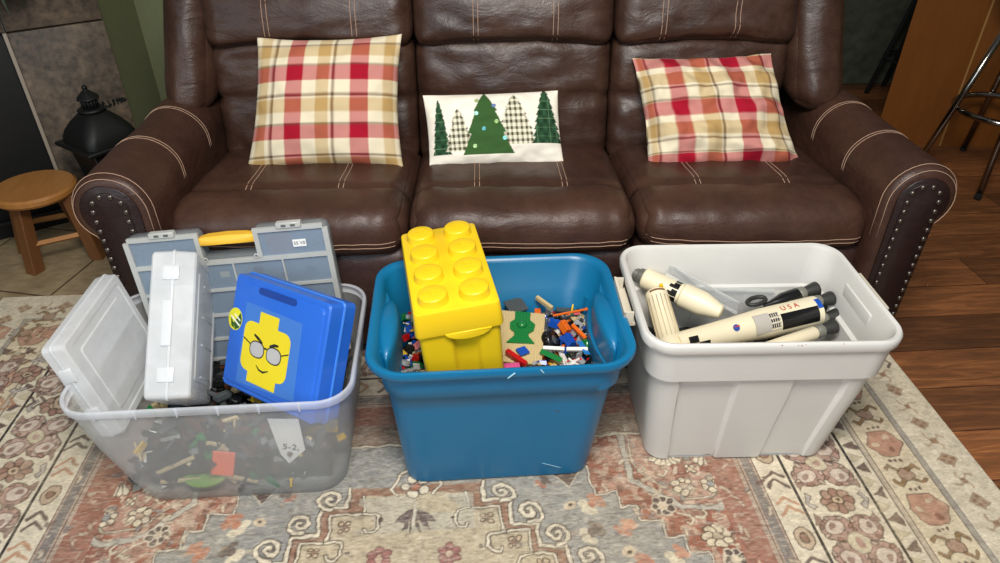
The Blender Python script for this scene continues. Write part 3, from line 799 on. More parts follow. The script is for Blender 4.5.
for (x, y) in ((0.0, 1.108), (0.078, 1.038), (0.14, 0.97), (0.195, 0.905)): hook(x, y)
def flower(x, y, r, n, c, cc, out=DK, mirror=True, sq=1.0):
    def f(m):
        for k in range(n):
            a = 2 * pi * (k + 0.5) / n; px, py = m(x + r * 0.66 * cos(a), y + r * 0.66 * sin(a) * sq)
            R.ell(px, py, r * 0.36, r * 0.34, c, 1, 0, out)
        px, py = m(x, y); R.ell(px, py, r * 0.3, r * 0.3, cc, 1, 0)
    both(f) if mirror else f(lambda a, b: (a, b))
flower(CX, 1.185, 0.040, 5, CRM, '#a9705a', DK, False)
for (x, y) in ((0.045, 1.075), (0.105, 1.008), (0.165, 0.942), (0.22, 0.875)): flower(x, y, 0.018, 4, '#bfa88c', '#8d7263')
# bell flower in the middle
for s_ in (-1, 1):
    for (a, b, c_, d_) in ((0.0, 0.0, 0.05, -0.012), (0.0, 0.0, 0.034, -0.034), (0.0, 0.0, 0.012, -0.042)):
        R.poly([(CX, 1.115), (CX + s_ * c_ * 0.6, 1.10 + d_ * 0.5 + 0.005), (CX + s_ * c_, 1.09 + d_), (CX + s_ * c_ * 0.5, 1.085 + d_ * 0.6)], '#5f4d50', 0.9, DK, 0.0015)
R.line([(CX, 1.13), (CX, 1.07)], 0.006, '#c9c0ae')
for (x, y) in ((-0.045, 0.985), (0.0, 0.90), (CX, 0.93)): flower(x, y, 0.030, 6, '#a3736a', '#c4aa94', '#7d5650')
for (x, y) in ((-0.04, 1.085), (0.03, 1.0)):
    both(lambda m: R.ell(*m(x, y), 0.006, 0.006, DK, 0.9))
# blossoms on the grey ground
def blur_blossom(x, y, r, c1, c2):
    r *= 0.82
    def f(m):
        for k, (a, b) in enumerate(((1, 0), (-1, 0), (0, 1), (0, -1), (.7, .7), (-.7, -.7))):
            R.ell(*m(x + a * r, y + b * r), r * 0.55, r * 0.5, c1 if k % 2 else c2, 0.8)
        R.ell(*m(x, y), r * 0.5, r * 0.5, c2, 0.9)
    both(f)
blur_blossom(0.30, 1.10, 0.028, '#e3d5b8', '#bd7f63'); blur_blossom(0.37, 1.03, 0.022, '#b9775c', '#c98d70')
blur_blossom(0.29, 1.02, 0.026, '#e3d5b8', '#5d4e47'); blur_blossom(0.47, 0.945, 0.024, '#e3d5b8', '#c58a6e'); blur_blossom(0.38, 0.93, 0.024, '#e6dac0', '#b07058')
blur_blossom(0.52, 0.87, 0.022, '#e3d5b8', '#b9775c'); blur_blossom(0.19, 1.175, 0.015, '#a86a55', '#5d4e47')
both(lambda m: R.poly(P_([(0.215, 1.205), (0.29, 1.205), (0.262, 1.165), (0.252, 1.150), (0.242, 1.165)], m), '#5c4a44', 0.9, CRM, 0.002))
for (x, y) in ((0.245, 1.10), (0.36, 0.965)): both(lambda m: (R.ell(*m(x, y), 0.016, 0.014, '#d6c0a0', 0.8), R.ell(*m(x, y), 0.005, 0.005, DK, 1)))
# hexagon in the rust field
oct_ = [(0.415, 1.32), (0.415, 1.165), (0.52, 1.072), (0.605, 1.068), (0.725, 1.165), (0.725, 1.32)]
both(lambda m: R.line(P_(oct_, m), 0.013, '#b9b2a4', 1, '#5d5250', 0.002))
both(lambda m: R.line(P_([(x * 0.9 + 0.057, y + 0.03) for x, y in oct_], m), 0.004, '#d5c8b0', 0.9, DK, 0.0015))
def fan(x, y, s):
    def f(m):
        for k in range(6):
            a = -pi / 2 + s * (-0.55 + 0.28 * k); L = 0.055
            R.poly(P_([(x + 0.016 * cos(a) , y + 0.016 * sin(a)), (x + L * cos(a - 0.16), y + L * sin(a - 0.16)), (x + L * 1.12 * cos(a), y + L * 1.12 * sin(a)), (x + L * cos(a + 0.16), y + L * sin(a + 0.16))], m), CRM, 1, DK, 0.002)
    both(f)
fan(0.52, 1.262, -1); fan(0.62, 1.262, 1)
both(lambda m: R.poly(P_([(0.555, 1.27), (0.585, 1.27), (0.578, 1.215), (0.562, 1.215)], m), GRY, 1, DK, 0.002))
flower(0.57, 1.188, 0.016, 4, '#ddd0b8', '#c5b394')
flower(0.535, 1.138, 0.030, 6, '#dccdb2', '#b49c86'); flower(0.61, 1.138, 0.028, 6, '#dccdb2', '#8f9494')
flower(0.472, 1.082, 0.030, 7, '#564a49', '#cfbea4', '#d8ccb5'); flower(0.70, 1.045, 0.032, 7, '#564a49', '#cfbea4', '#d8ccb5')
flower(0.575, 0.988, 0.034, 7, '#d5c5aa', '#b9a78f'); flower(0.705, 0.975, 0.030, 7, '#cdb99e', '#b58b74'); flower(0.60, 0.925, 0.030, 7, '#564a49', '#cfbea4', '#d8ccb5')
flower(0.70, 0.90, 0.030, 6, '#dccdb2', '#b49c86'); flower(0.64, 0.84, 0.03, 6, '#564a49', '#cfbea4', '#d8ccb5')
both(lambda m: R.line(P_([(0.655, 1.10), (0.645, 1.04), (0.64, 0.97), (0.655, 0.91), (0.665, 0.82)], m), 0.006, '#dccfb6', 0.95, RS2, 0.0015))
for P in ([(0.64, 1.0), (0.605, 1.0), (0.585, 1.025)], [(0.645, 1.04), (0.69, 1.045)], [(0.64, 0.965), (0.60, 0.965)], [(0.642, 0.975), (0.69, 0.975)], [(0.65, 1.085), (0.685, 1.09), (0.70, 1.11), (0.725, 1.105)], [(0.655, 0.92), (0.70, 0.935)], [(0.5, 1.06), (0.53, 1.045), (0.545, 1.03)], [(0.65, 0.93), (0.625, 0.92)]):
    both(lambda m, P=P: R.line(P_(P, m), 0.0045, '#dccfb6', 0.9))
for (x, y) in ((0.445, 1.20), (0.46, 1.125), (0.68, 1.20), (0.655, 1.15), (0.53, 1.035), (0.56, 1.05), (0.71, 1.13), (0.50, 1.185), (0.655, 1.185)):
    both(lambda m, x=x, y=y: R.line(P_([(x, y + .012), (x + .010, y), (x, y - .010), (x - .012, y - .006)], m), 0.0055, '#d9cbb0', 0.9, DK, 0.0012))
# spandrel ornaments and line
both(lambda m: R.line(P_([(CX, 1.322), (0.82, 1.322)], m), 0.007, '#d8ccb5', 1, DK, 0.002))
rg = random.Random(5)
for k in range(26):
    x, y = rg.uniform(-0.1, 0.76), rg.uniform(1.35, 1.48); a = rg.uniform(-.6, .6)
    both(lambda m: R.ell(*m(x, y), 0.030, 0.010, rg.choice(['#7d5a4c', '#b5a48c', '#6f6a66']), 0.7, a, DK))
# ---- borders
chev = (Dd > 0.51) & (Dd <= 0.70); lay(chev, CRM)
lay((Dd > 0.58) & (Dd <= 0.70), '#b39c8b'); lay((Dd > 0.63) & (Dd <= 0.70), RST, 0.8); lay((Dd > 0.58) & (Dd < 0.70) & (np.abs(Dd - 0.60) < 0.012), GR2, 0.8)
for d0 in (0.582, 0.618): lay(np.abs(Dd - d0) < 0.0018, DK, 0.8)
lay(np.abs(Dd - 0.66) < 0.0035, '#d8ccb5', 0.0)
palm = (Dd > 0.33) & (Dd <= 0.51); lay(palm, CRM)
tri = (Dd > 0.28) & (Dd <= 0.33); lay(tri, CRM)
octb = (Dd > 0.14) & (Dd <= 0.28); lay(octb, '#dcccae')
for d0, w_ in ((0.457 + 0.053, 0.0034), (0.330, 0.0034)): lay(np.abs(Dd - d0) < w_, '#34302f')
for d0 in (0.135, 0.150, 0.268, 0.282): lay(np.abs(Dd - d0) < 0.0016, '#5d5350', 0.9)
lay((Dd > 0.135) & (Dd < 0.150), '#9a948c', 0.8); lay((Dd > 0.268) & (Dd < 0.282), '#b7a897', 0.7)
# a frame along each border: (d, t) -> x,y   sides run along y, the back runs along x
class Strip:
    def __init__(s, kind): s.k = kind
    def __call__(s, d, t):
        if s.k == 'L': return (CX - HW + d, t)
        if s.k == 'R': return (CX + HW - d, t)
        return (t, YB - d)
def pal(s, t, big):
    c1 = rg.choice(['#b89a8b', '#b39183', '#bda192']); c2 = '#8f7167'; d = 0.42
    if big:
        for (a, b, r) in ((-0.038, -0.036, 0.042), (0.038, -0.036, 0.042), (-0.036, 0.040, 0.040), (0.036, 0.040, 0.040)):
            R.ell(*s(d + a, t + b), r, r * 0.92, c1, 0.95, 0.2, DK)
            R.ell(*s(d + a * 1.1, t + b * 1.1), r * 0.62, r * 0.55, '#d9c9b8', 0.85, 0.6, '#6d4f49'); R.ell(*s(d + a * 1.2, t + b * 1.2), r * 0.26, r * 0.2, c2, 0.9, 0.8)
            for q in range(7):
                w_ = q * 0.9 + a * 9; R.ell(*s(d + a + r * 0.86 * cos(w_), t + b + r * 0.8 * sin(w_)), r * 0.2, r * 0.12, rg.choice([c2, '#cdb7a6', '#a5796a']), 0.8, w_ + 1.2, DK)
        R.ell(*s(d, t), 0.026, 0.026, CR2, 1, 0, '#8c7a6d'); R.ell(*s(d, t), 0.010, 0.012, c1, 1)
        for a in (-1, 1):
            for b in (-1, 1): R.poly([s(d + a * 0.055, t + b * 0.06), s(d + a * 0.074, t + b * 0.085), s(d + a * 0.080, t + b * 0.055)], c2, 0.9, DK, 0.0015)
    else:
        for k in range(8):
            a = 2 * pi * k / 8; R.ell(*s(d + 0.030 * cos(a), t + 0.026 * sin(a)), 0.015, 0.013, '#b08f7b' if k % 2 else '#9d7667', 0.95, a, DK)
        R.ell(*s(d, t), 0.016, 0.014, '#c9ae92', 1, 0, DK); R.ell(*s(d, t), 0.006, 0.006, DK, 1)
        for a in (-1, 1):
            R.poly([s(d + a * 0.055, t - 0.012), s(d + a * 0.066, t - 0.024), s(d + a * 0.080, t + 0.0), s(d + a * 0.066, t + 0.026), s(d + a * 0.057, t + 0.018), s(d + a * 0.068, t)], '#b5ada3', 1, DK, 0.002)
def border(s, t0, t1, ph):
    k = 0; t = t0 + ph
    while t < t1:
        pal(s, t, k % 2 == 0); t += 0.118; k += 1
    t = t0 + 0.02
    while t < t1:                                                # triangles
        R.poly([s(0.292, t - 0.017), s(0.292, t + 0.017), s(0.322, t)], '#6b5750', 0.95, DK, 0.0015)
        R.poly([s(0.324, t + 0.022), s(0.324, t + 0.056), s(0.294, t + 0.039)], '#c9bd9f', 0.95, '#a5957d', 0.0015); t += 0.077
    t = t0 + 0.03; k = 0
    while t < t1:                                                # chevrons and little rosettes
        if k % 3 != 1:
            for o_ in (0, 0.030): R.line([s(0.522, t + o_ - .010), s(0.545, t + o_ + 0.012), s(0.568, t + o_ - .010)], 0.009, '#5b4642' if k % 3 == 0 else '#b98a6b', 0.9)
        else: 
            R.ell(*s(0.545, t + 0.01), 0.023, 0.030, '#c3ac92', 1, 0, DK); R.ell(*s(0.545, t + 0.01), 0.011, 0.013, '#94705f', 1, 0, DK)
        t += 0.083; k += 1
    t = t0 + 0.01; k = 0
    while t < t1:                                                # wide outer band: octagons with branching figures
        a = [(0.160, t), (0.185, t + 0.045), (0.235, t + 0.045), (0.258, t), (0.235, t - 0.045), (0.185, t - 0.045)]
        if k % 2 == 0:
            R.poly([s(*p) for p in a], '#b78771', 0.9, '#574a46', 0.0025)
            for q in range(7): R.ell(*s(0.209 + 0.024 * cos(q * 2.1), t + 0.026 * sin(q * 2.1)), 0.011, 0.008, '#8f5d4d' if q % 2 else '#d3bda0', 0.9, q)
        else:
            R.ell(*s(0.209, t), 0.022, 0.020, '#a88873', 0.9, 0.3, DK)
            for (a_, b_) in ((-1, -1), (1, -1), (-1, 1), (1, 1)):
                R.line([s(0.209 + a_ * 0.012, t + b_ * 0.016), s(0.209 + a_ * 0.030, t + b_ * 0.030), s(0.209 + a_ * 0.042, t + b_ * 0.018)], 0.007, '#9a7a55', 0.9, DK, 0.0018)
            for q in (-1, 0, 1): R.ell(*s(0.209 + q * 0.014, t + 0.046), 0.005, 0.005, '#5d4742', 0.9)
            for q in (-1, 0, 1): R.ell(*s(0.209 + q * 0.014, t - 0.046), 0.005, 0.005, '#5d4742', 0.9)
        t += 0.105; k += 1
    t = t0 + 0.045; k = 0
    while t < t1:                                                # faded motifs on the cream edge
        c = rg.choice(['#a88768', '#9e7f66', '#b09477'])
        if k % 2 == 0:
            R.poly([s(0.072 - 0.026, t), s(0.072, t + 0.025), s(0.072 + 0.026, t), s(0.072, t - 0.025)], c, 0.75, '#8b7059', 0.002)
            for q in range(4): R.ell(*s(0.072 + 0.012 * cos(q * pi / 2), t + 0.011 * sin(q * pi / 2)), 0.006, 0.006, '#8a6550', 0.7)
        else:
            for q in range(4):
                a_ = q * pi / 2 + pi / 4; R.line([s(0.072, t), s(0.072 + 0.022 * cos(a_), t + 0.022 * sin(a_)), s(0.072 + 0.034 * cos(a_ + .4), t + 0.030 * sin(a_ + .4))], 0.006, c, 0.7)
            R.ell(*s(0.072, t), 0.010, 0.010, '#94735b', 0.8)
        t += 0.066; k += 1
border(Strip('R'), 0.60, 2.0, 0.113); border(Strip('L'), 0.60, 2.0, 0.113)
border(Strip('B'), CX - HW + 0.06, CX + HW - 0.06, 0.10)
# small scattered sprigs over the rust field
for k in range(150):
    x, y = rg.uniform(0.33, 0.74), rg.uniform(0.62, 1.30)
    if x < 0.31 + max(0, (1.13 - y)) * 1.0 + 0.03: continue
    c = rg.choice(['#d9cbb2', '#c9b79d', '#6d504a', '#8f8f8c', '#d9cbb2']); a = rg.uniform(0, 3.1); r = rg.uniform(0.004, 0.009)
    both(lambda m: (R.ell(*m(x, y), r * 1.6, r * 0.7, c, 0.7, a, '#6b4e46' if r > 0.006 else None), R.ell(*m(x + 0.010 * cos(a), y + 0.010 * sin(a)), r * 0.6, r * 0.6, c, 0.6)))
for k in range(90):
    x, y = rg.uniform(CX, 0.5), rg.uniform(0.62, 1.30); r = rg.uniform(0.003, 0.006)
    both(lambda m: R.ell(*m(x, y), r * 1.8, r, rg.choice(['#8f8880', '#d8cbb3', '#b7a086']), 0.45, rg.uniform(-.4, .4)))
# wear: faded threads
wear = np.clip((n3 * 0.6 + n2 * 0.4 - 0.45) * 3, 0, 1) * 0.16
R.blend(full, wear, '#d6cab2'); R.blend(full, np.clip((vnoise(X, Y, 3, 9) - 0.5) * 2, 0, 1) * 0.18, '#c9b28c')
fade = np.clip((n1 - 0.35) * 2, 0, 1) * 0.10
R.blend(full, fade * (Dd > 0.5), '#8d8580')
ny, nx = X.shape
gr_ = np.random.default_rng(8).random((ny, nx)); gr_ = (gr_ + np.roll(gr_, 1, 1) + np.roll(gr_, 2, 1)) / 3      # woven grain, short streaks along x
bl_ = vnoise(X, Y * 2.2, 34, 15) * 0.6 + vnoise(X, Y * 2, 80, 16) * 0.4
R.C *= (0.60 + 0.50 * gr_ + 0.30 * bl_)[..., None]
R.blend(full, np.clip((vnoise(X, Y * 4, 75, 17) - 0.62) * 4, 0, 1) * (Dd > 0.58), '#ddd2bd', 0.30); R.blend(full, np.clip((vnoise(X, Y * 4, 75, 18) - 0.66) * 4, 0, 1) * (Dd > 0.58), '#5f5149', 0.40)
zz = 0.0062 + 0.0006 * vnoise(X, Y, 60, 5)
edge = np.zeros_like(X, bool); edge[0] = edge[-1] = True; edge[:, 0] = edge[:, -1] = True
zz[edge] = 0.0005
xx = X.copy(); yy = Y.copy()
V = np.stack([xx, yy, zz], -1).reshape(-1, 3).astype(np.float32)
idx = np.arange(nx * ny).reshape(ny, nx)
Fq = np.stack([idx[:-1, :-1], idx[:-1, 1:], idx[1:, 1:], idx[1:, :-1]], -1).reshape(-1, 4)
me = bpy.data.meshes.new('area_rug'); me.vertices.add(len(V)); me.vertices.foreach_set('co', V.ravel())
me.loops.add(Fq.size); me.loops.foreach_set('vertex_index', Fq.ravel().astype(np.int32))
me.polygons.add(len(Fq)); me.polygons.foreach_set('loop_start', (np.arange(len(Fq)) * 4).astype(np.int32)); me.polygons.foreach_set('loop_total', np.full(len(Fq), 4, np.int32))
me.update(calc_edges=True); me.validate(); set_pattern(me, R.C.reshape(-1, 3)); me.shade_smooth()
def distress(t, c):
    n = t.noise(420, 3, 0.7, t.mapping((1, 2.2, 1))); n2_ = t.noise(45, 5, 0.65)
    c = t.mix(1.0, c, t.ramp(n, [(0.25, (0.72, 0.71, 0.70)), (0.75, (1.12, 1.12, 1.12))]), 'MULTIPLY')
    return t.mix(1.0, c, t.ramp(n2_, [(0.3, (0.84, 0.83, 0.82)), (0.7, (1.06, 1.06, 1.05))]), 'MULTIPLY')
M['rug'] = vcol_mat('rug_cloth', 0.95, 500, 0.5, distress); me.materials.append(M['rug'])
rug = bpy.data.objects.new('area_rug', me); COL.objects.link(rug)
tag(rug, 'faded cream, rust and grey oriental area rug under the three storage bins', 'rug')

# ================================================================= BLUE BIN
M['blue'] = plastic('teal_blue_plastic', '#0b6b98', 0.34, 0.15)
def rim_side_bow(x, y, z, cx, cy, hx, hy): return x, y, z
bb = thing('storage_bin', 'teal blue plastic storage bin filled with loose toy bricks, in the middle of the rug', 'bin', loc=(0.09, 1.35, 0.007))
bm = bmesh.new()
def bdisp(x, y, z, cx, cy, hx, hy):
    # handle recess scooped into both short sides under the rim
    if abs(x - cx) > hx - 0.004 and abs(y - cy) < 0.13 and 0.30 < z < 0.385:
        k = (1 - (y - cy) ** 2 / 0.0169) ; x -= math.copysign(0.022 * k, x - cx)
    return x, y, z
loft(bm, [(0.0, -0.010, 0.012, 0.222, 0.160, 0.045), (0.006, -0.010, 0.012, 0.232, 0.170, 0.05), (0.10, -0.008, 0.010, 0.240, 0.182, 0.055), (0.27, -0.004, 0.014, 0.256, 0.198, 0.06),
          (0.312, -0.003, 0.015, 0.260, 0.202, 0.062), (0.320, 0, 0.016, 0.272, 0.212, 0.068), (0.35, 0, 0.018, 0.276, 0.214, 0.07), (0.378, 0, 0.020, 0.278, 0.216, 0.072),
          (0.381, 0, 0.022, 0.298, 0.229, 0.085), (0.386, 0, 0.022, 0.303, 0.232, 0.088), (0.397, 0, 0.022, 0.305, 0.233, 0.088), (0.404, 0, 0.022, 0.302, 0.231, 0.086),
          (0.4055, 0, 0.022, 0.296, 0.226, 0.082), (0.402, 0, 0.022, 0.286, 0.219, 0.076), (0.392, 0, 0.021, 0.279, 0.213, 0.072), (0.32, 0, 0.017, 0.264, 0.204, 0.065),
          (0.312, -0.003, 0.015, 0.255, 0.197, 0.06), (0.10, -0.008, 0.01, 0.235, 0.177, 0.052), (0.012, -0.010, 0.012, 0.225, 0.163, 0.045)], bdisp, ny=24)
bdy = link_mesh('bin_body', bm, M['blue'], bb, ang=50)
for s in (-1, 1):
    def hfn(q, p, s=s):
        x, y, z = p; k = 1 - 0.75 * q[1] ** 2; x = s * 0.262 + (x - s * 0.262) * k; z = 0.335 + (z - 0.335) * (0.55 + 0.45 * k); return (x, y, z)
    plabel(link_mesh('handle_recess', rbox(s * 0.262, 0.0, 0.335, 0.026, 0.115, 0.062, 0.02, 12, hfn), M['blue'], bdy), 'smooth bulge of the hand hold inside the end wall')
bm = bmesh.new()
tube(bm, [(0.072 + 0.0016 * i * (1 if i < 4 else 1), -0.211, 0.404 - 0.0023 * abs(i - 3.5)) for i in range(3, 9)], 0.0016, 5)
tube(bm, [(0.006 + 0.004 * i, -0.2125, 0.385 + 0.0035 * i) for i in range(5)], 0.0018, 5)
tube(bm, [(0.085 + 0.012 * i, -0.1605 - 0.0006 * i - 0.0042, 0.062 - 0.0045 * i) for i in range(6)], 0.0008, 4)
plabel(link_mesh('rim_scratch', bm, plastic('scratch_pale', '#9cc6d8', 0.6), bdy), 'pale scratch on the front rim')

# ================================================================= WHITE BIN
M['white'] = plastic('grey_white_plastic', '#d5d3cd', 0.42, 0.15)
M['white_grime'] = plastic('grime_brown', '#8d7d68', 0.8)
wb = thing('storage_bin', 'off-white ribbed storage bin with toy rocket pieces inside, right of the blue bin', 'bin', loc=(0.710, 1.370, 0.007), rz=radians(-2.5))
ribs = [(-0.200, 0), (-0.070, 1), (0.068, 0), (0.190, 1)]
def wdisp(x, y, z, cx, cy, hx, hy):
    if z < 0.315 and z > 0.004 and abs(y - cy) > hy - 0.002 and outer_flag[0]:
        k = (x - cx) / hx * 0.265; w_ = 0.0
        lev = 1.0
        for r_, up_ in ribs:
            wd_ = 0.018 if up_ else 0.004; f_ = min(1, max(0, (k - r_) / wd_ + 0.5)); lev = lev * (1 - f_) + up_ * f_
        y -= math.copysign(0.014 * (1 - lev) * min(1, (0.315 - z) / 0.03), y - cy)
    return x, y, z
outer_flag = [True]
bm = bmesh.new()
osec = [(0.0, -0.005, 0.004, 0.222, 0.150, 0.04), (0.006, -0.005, 0.004, 0.232, 0.160, 0.045), (0.05, -0.004, 0.004, 0.238, 0.166, 0.048), (0.15, -0.003, 0.003, 0.250, 0.176, 0.05), (0.24, 0, 0.002, 0.260, 0.186, 0.05), (0.285, 0, 0.001, 0.264, 0.190, 0.052), (0.308, 0, 0, 0.267, 0.192, 0.052)]
loft(bm, osec, wdisp, nx=240, cap1=False)
isec = [(0.308, 0, 0, 0.267, 0.192, 0.052), (0.312, 0, 0, 0.277, 0.200, 0.056), (0.395, 0, 0, 0.285, 0.206, 0.06), (0.399, 0, 0, 0.291, 0.211, 0.066), (0.404, 0, 0, 0.295, 0.214, 0.068), (0.422, 0, 0, 0.296, 0.215, 0.068),
        (0.428, 0, 0, 0.293, 0.212, 0.066), (0.430, 0, 0, 0.290, 0.209, 0.062), (0.427, 0, 0, 0.282, 0.202, 0.058), (0.418, 0, 0, 0.278, 0.198, 0.056), (0.312, 0, 0, 0.268, 0.190, 0.05), (0.306, 0, 0, 0.258, 0.183, 0.048), (0.012, -0.005, 0.004, 0.228, 0.155, 0.04)]
outer_flag[0] = False
loft(bm, isec, None, nx=240, cap0=False)
bmesh.ops.remove_doubles(bm, verts=bm.verts, dist=0.0003)
wbd = link_mesh('bin_body', bm, M['white'], wb, ang=35)
for s in (-1, 1):
    # pull-out hand grips hooked under the rim
    bm = bmesh.new(); x0 = s * 0.295; w_ = 0.028 if s < 0 else 0.012
    box(bm, x0 - 0.004, x0 + s * w_, -0.075, -0.069, 0.385, 0.418); box(bm, x0 - 0.004, x0 + s * w_, 0.069, 0.075, 0.385, 0.418); box(bm, x0 + s * (w_ - 0.006), x0 + s * w_, -0.075, 0.075, 0.385, 0.420)
    if s < 0: box(bm, x0 - 0.028, x0 + 0.002, -0.075, 0.075, 0.380, 0.386)
    plabel(link_mesh('hand_grip', bm, plastic('grip_beige', '#d3cab6', 0.45), wb, False), 'beige hand grip under the end rim')
    if s > 0: nbox('grip_recess', (0.2725, 0.281, -0.07, 0.07, 0.345, 0.395), M['white'], wbd, 0.006, 3)
bm = bmesh.new()
rg2 = random.Random(2)
for (x, n_) in ((0.055, 9), (-0.02, 4), (0.13, 3)):
    for k in range(n_):
        p = Vector((x + rg2.uniform(-0.02, 0.02), -0.2125 + rg2.uniform(-0.002, 0.003), 0.4262)); tube(bm, [p, p + Vector((rg2.uniform(-0.006, 0.006), rg2.uniform(-0.001, 0.001), 0.0005))], 0.0011, 4)
for (x, z) in ((-0.10, 0.035), (-0.093, 0.034)): tube(bm, [(x, -0.1705, z), (x + 0.014, -0.1708, z + 0.001)], 0.0008, 4)
plabel(link_mesh('scuff_mark', bm, M['white_grime'], wbd), 'brown scuff marks on the front rim')

# ================================================================= CLEAR BIN
M['clearbin'] = frosted('milky_bin_plastic', '#dbdcda', 0.42, 0.28, 5, 0.05)
M['clearrim'] = frosted('milky_rim_plastic', '#f0f3f8', 0.66, 0.25, 8, 0.06)
cb = thing('storage_bin', 'clear plastic storage bin with organizer cases sticking out, at the left', 'bin', loc=(-0.58, 1.42, 0.007))
bm = bmesh.new()
loft(bm, [(0.0, 0.030, -0.012, 0.236, 0.215, 0.06), (0.005, 0.030, -0.012, 0.250, 0.228, 0.07), (0.06, 0.020, -0.010, 0.268, 0.229, 0.07), (0.17, 0.006, -0.004, 0.300, 0.230, 0.07), (0.275, -0.004, 0.0, 0.320, 0.231, 0.072)], cap1=False)
cbd = link_mesh('bin_body', bm, M['clearbin'], cb)
bm = bmesh.new()
loft(bm, [(0.2745, -0.004, 0.0, 0.320, 0.231, 0.072), (0.277, -0.004, 0.0, 0.329, 0.236, 0.078), (0.281, -0.004, 0.0, 0.331, 0.238, 0.08), (0.294, -0.004, 0.0, 0.331, 0.2385, 0.08), (0.299, -0.004, 0.0, 0.329, 0.237, 0.077), (0.300, -0.004, 0.0, 0.324, 0.233, 0.074), (0.296, -0.004, 0.0, 0.321, 0.231, 0.072)], cap0=False, cap1=False)
link_mesh('rim', bm, M['clearrim'], cbd)
for x in (-0.24, -0.15, -0.06, 0.03, 0.12, 0.21): nbox('rim_tab', (x - 0.002, x + 0.002, -0.2385, -0.231, 0.274, 0.298), M['clearrim'], cbd, 0.001)

# ================================================================= BRICK KINDS
PAL = {'black': '#141414', 'dark grey': '#4f5354', 'light grey': '#9a9d9e', 'red': '#c01818', 'blue': '#1a4fae', 'white': '#e9e7e0', 'tan': '#cdb787', 'yellow': '#eec11d', 'green': '#1c7a3a', 'orange': '#e06a1c', 'brown': '#553321', 'pink': '#d0568c'}
BM_ = {k: plastic('brick_' + k.replace(' ', '_'), v, 0.25) for k, v in PAL.items()}
U = 0.008
def stud(bm, x, y, z, mi=0, r=0.0024, h=0.0017, n=7):
    a = [bm.verts.new((x + r * cos(2 * pi * k / n), y + r * sin(2 * pi * k / n), z - 0.0002)) for k in range(n)]
    b = [bm.verts.new((v.co.x, v.co.y, z + h)) for v in a]
    for k in range(n): bm.faces.new((a[k], a[(k + 1) % n], b[(k + 1) % n], b[k])).material_index = mi
    bm.faces.new(b).material_index = mi
def mk_brick(bm, kind, mi=0):
    if kind in ('brick', 'plate', 'beam', 'long_plate'):
        nx_, ny_, h = {'brick': (4, 2, 0.0096), 'plate': (3, 2, 0.0032), 'beam': (6, 1, 0.0096), 'long_plate': (8, 2, 0.0032)}[kind]
        box(bm, -nx_ * U / 2, nx_ * U / 2, -ny_ * U / 2, ny_ * U / 2, 0, h, mi)
        for i in range(nx_):
            for j in range(ny_): stud(bm, (i - nx_ / 2 + .5) * U, (j - ny_ / 2 + .5) * U, h, mi)
    elif kind == 'slope':
        P = [(-0.008, 0), (0.008, 0), (0.008, 0.002), (0.0, 0.0096), (-0.008, 0.0096)]
        prism(bm, P, -0.008, 0.008, mi, lambda p: Vector((p.x, p.z, p.y)))
        for j in (-0.004, 0.004): stud(bm, -0.004, j, 0.0096, mi)
    elif kind == 'axle': tube(bm, [(-0.022, 0, 0.0024), (0.022, 0, 0.0024)], 0.0026, 4, mi=mi); tube(bm, [(0.006, 0, 0.0024), (0.010, 0, 0.0024)], 0.0042, 8, mi=mi)
    elif kind == 'liftarm':
        pts = [(0.004 * cos(a) + (0.016 if cos(a) > 0 else -0.016), 0.004 * sin(a)) for a in np.linspace(-pi / 2, 1.5 * pi, 13)[:-1]]
        prism(bm, pts, 0, 0.0072, mi)
        for i in range(-2, 3):
            tube(bm, [(i * U + 0.0024 * cos(q), 0.0024 * sin(q), 0.0073) for q in np.linspace(0, 2 * pi, 9)[:-1]], 0.0006, 4, True, mi=mi)
    elif kind == 'wheel':
        lathe(bm, [(0.004, -0.005), (0.0105, -0.006), (0.0125, -0.004), (0.0125, 0.004), (0.0105, 0.006), (0.004, 0.005)], 16, mi=mi, off=(0, 0, 0.006))
    elif kind == 'bracket':
        box(bm, -0.012, 0.012, -0.008, 0.008, 0, 0.003, mi); box(bm, 0.009, 0.012, -0.008, 0.008, 0, 0.018, mi)
        for i in (-.008, 0): 
            for j in (-.004, .004): stud(bm, i, j, 0.003, mi)
KN = {'brick': 'toy_brick', 'plate': 'toy_plate', 'beam': 'toy_narrow_brick', 'long_plate': 'toy_long_plate', 'slope': 'toy_slope_brick', 'axle': 'toy_axle', 'liftarm': 'toy_lift_arm', 'wheel': 'toy_roller', 'bracket': 'toy_bracket'}
KD = {'brick': 'eight stud toy brick', 'plate': 'thin flat toy plate', 'beam': 'narrow toy brick', 'long_plate': 'long thin toy plate', 'slope': 'small sloped roof toy brick', 'axle': 'slim toy axle rod', 'liftarm': 'round ended toy arm with holes', 'wheel': 'small toy wheel', 'bracket': 'L shaped toy bracket'}
protos = {}
def brick(kind, colr, where, loc, rot, scale=1.0):
    key = (kind, colr, where)
    if key not in protos:
        bm = bmesh.new(); mk_brick(bm, kind); o = link_mesh(KN[kind], bm, BM_[colr], None, False)
        protos[key] = o
        tag(o, f'{colr} {KD[kind]} loose on the pile in the {where}', 'toy brick', f'{colr} {kind.replace("_", " ")} pieces in the {where}')
    else:
        o = protos[key].copy(); COL.objects.link(o)
    o.location = loc; o.rotation_euler = rot; o.scale = (scale,) * 3
    return o
rb = random.Random(11)
cols_w = [('black', 17), ('dark grey', 12), ('light grey', 12), ('red', 13), ('blue', 11), ('white', 10), ('tan', 7), ('yellow', 5), ('green', 5), ('orange', 5), ('brown', 3)]
CL = [c for c, n in cols_w for _ in range(n)]
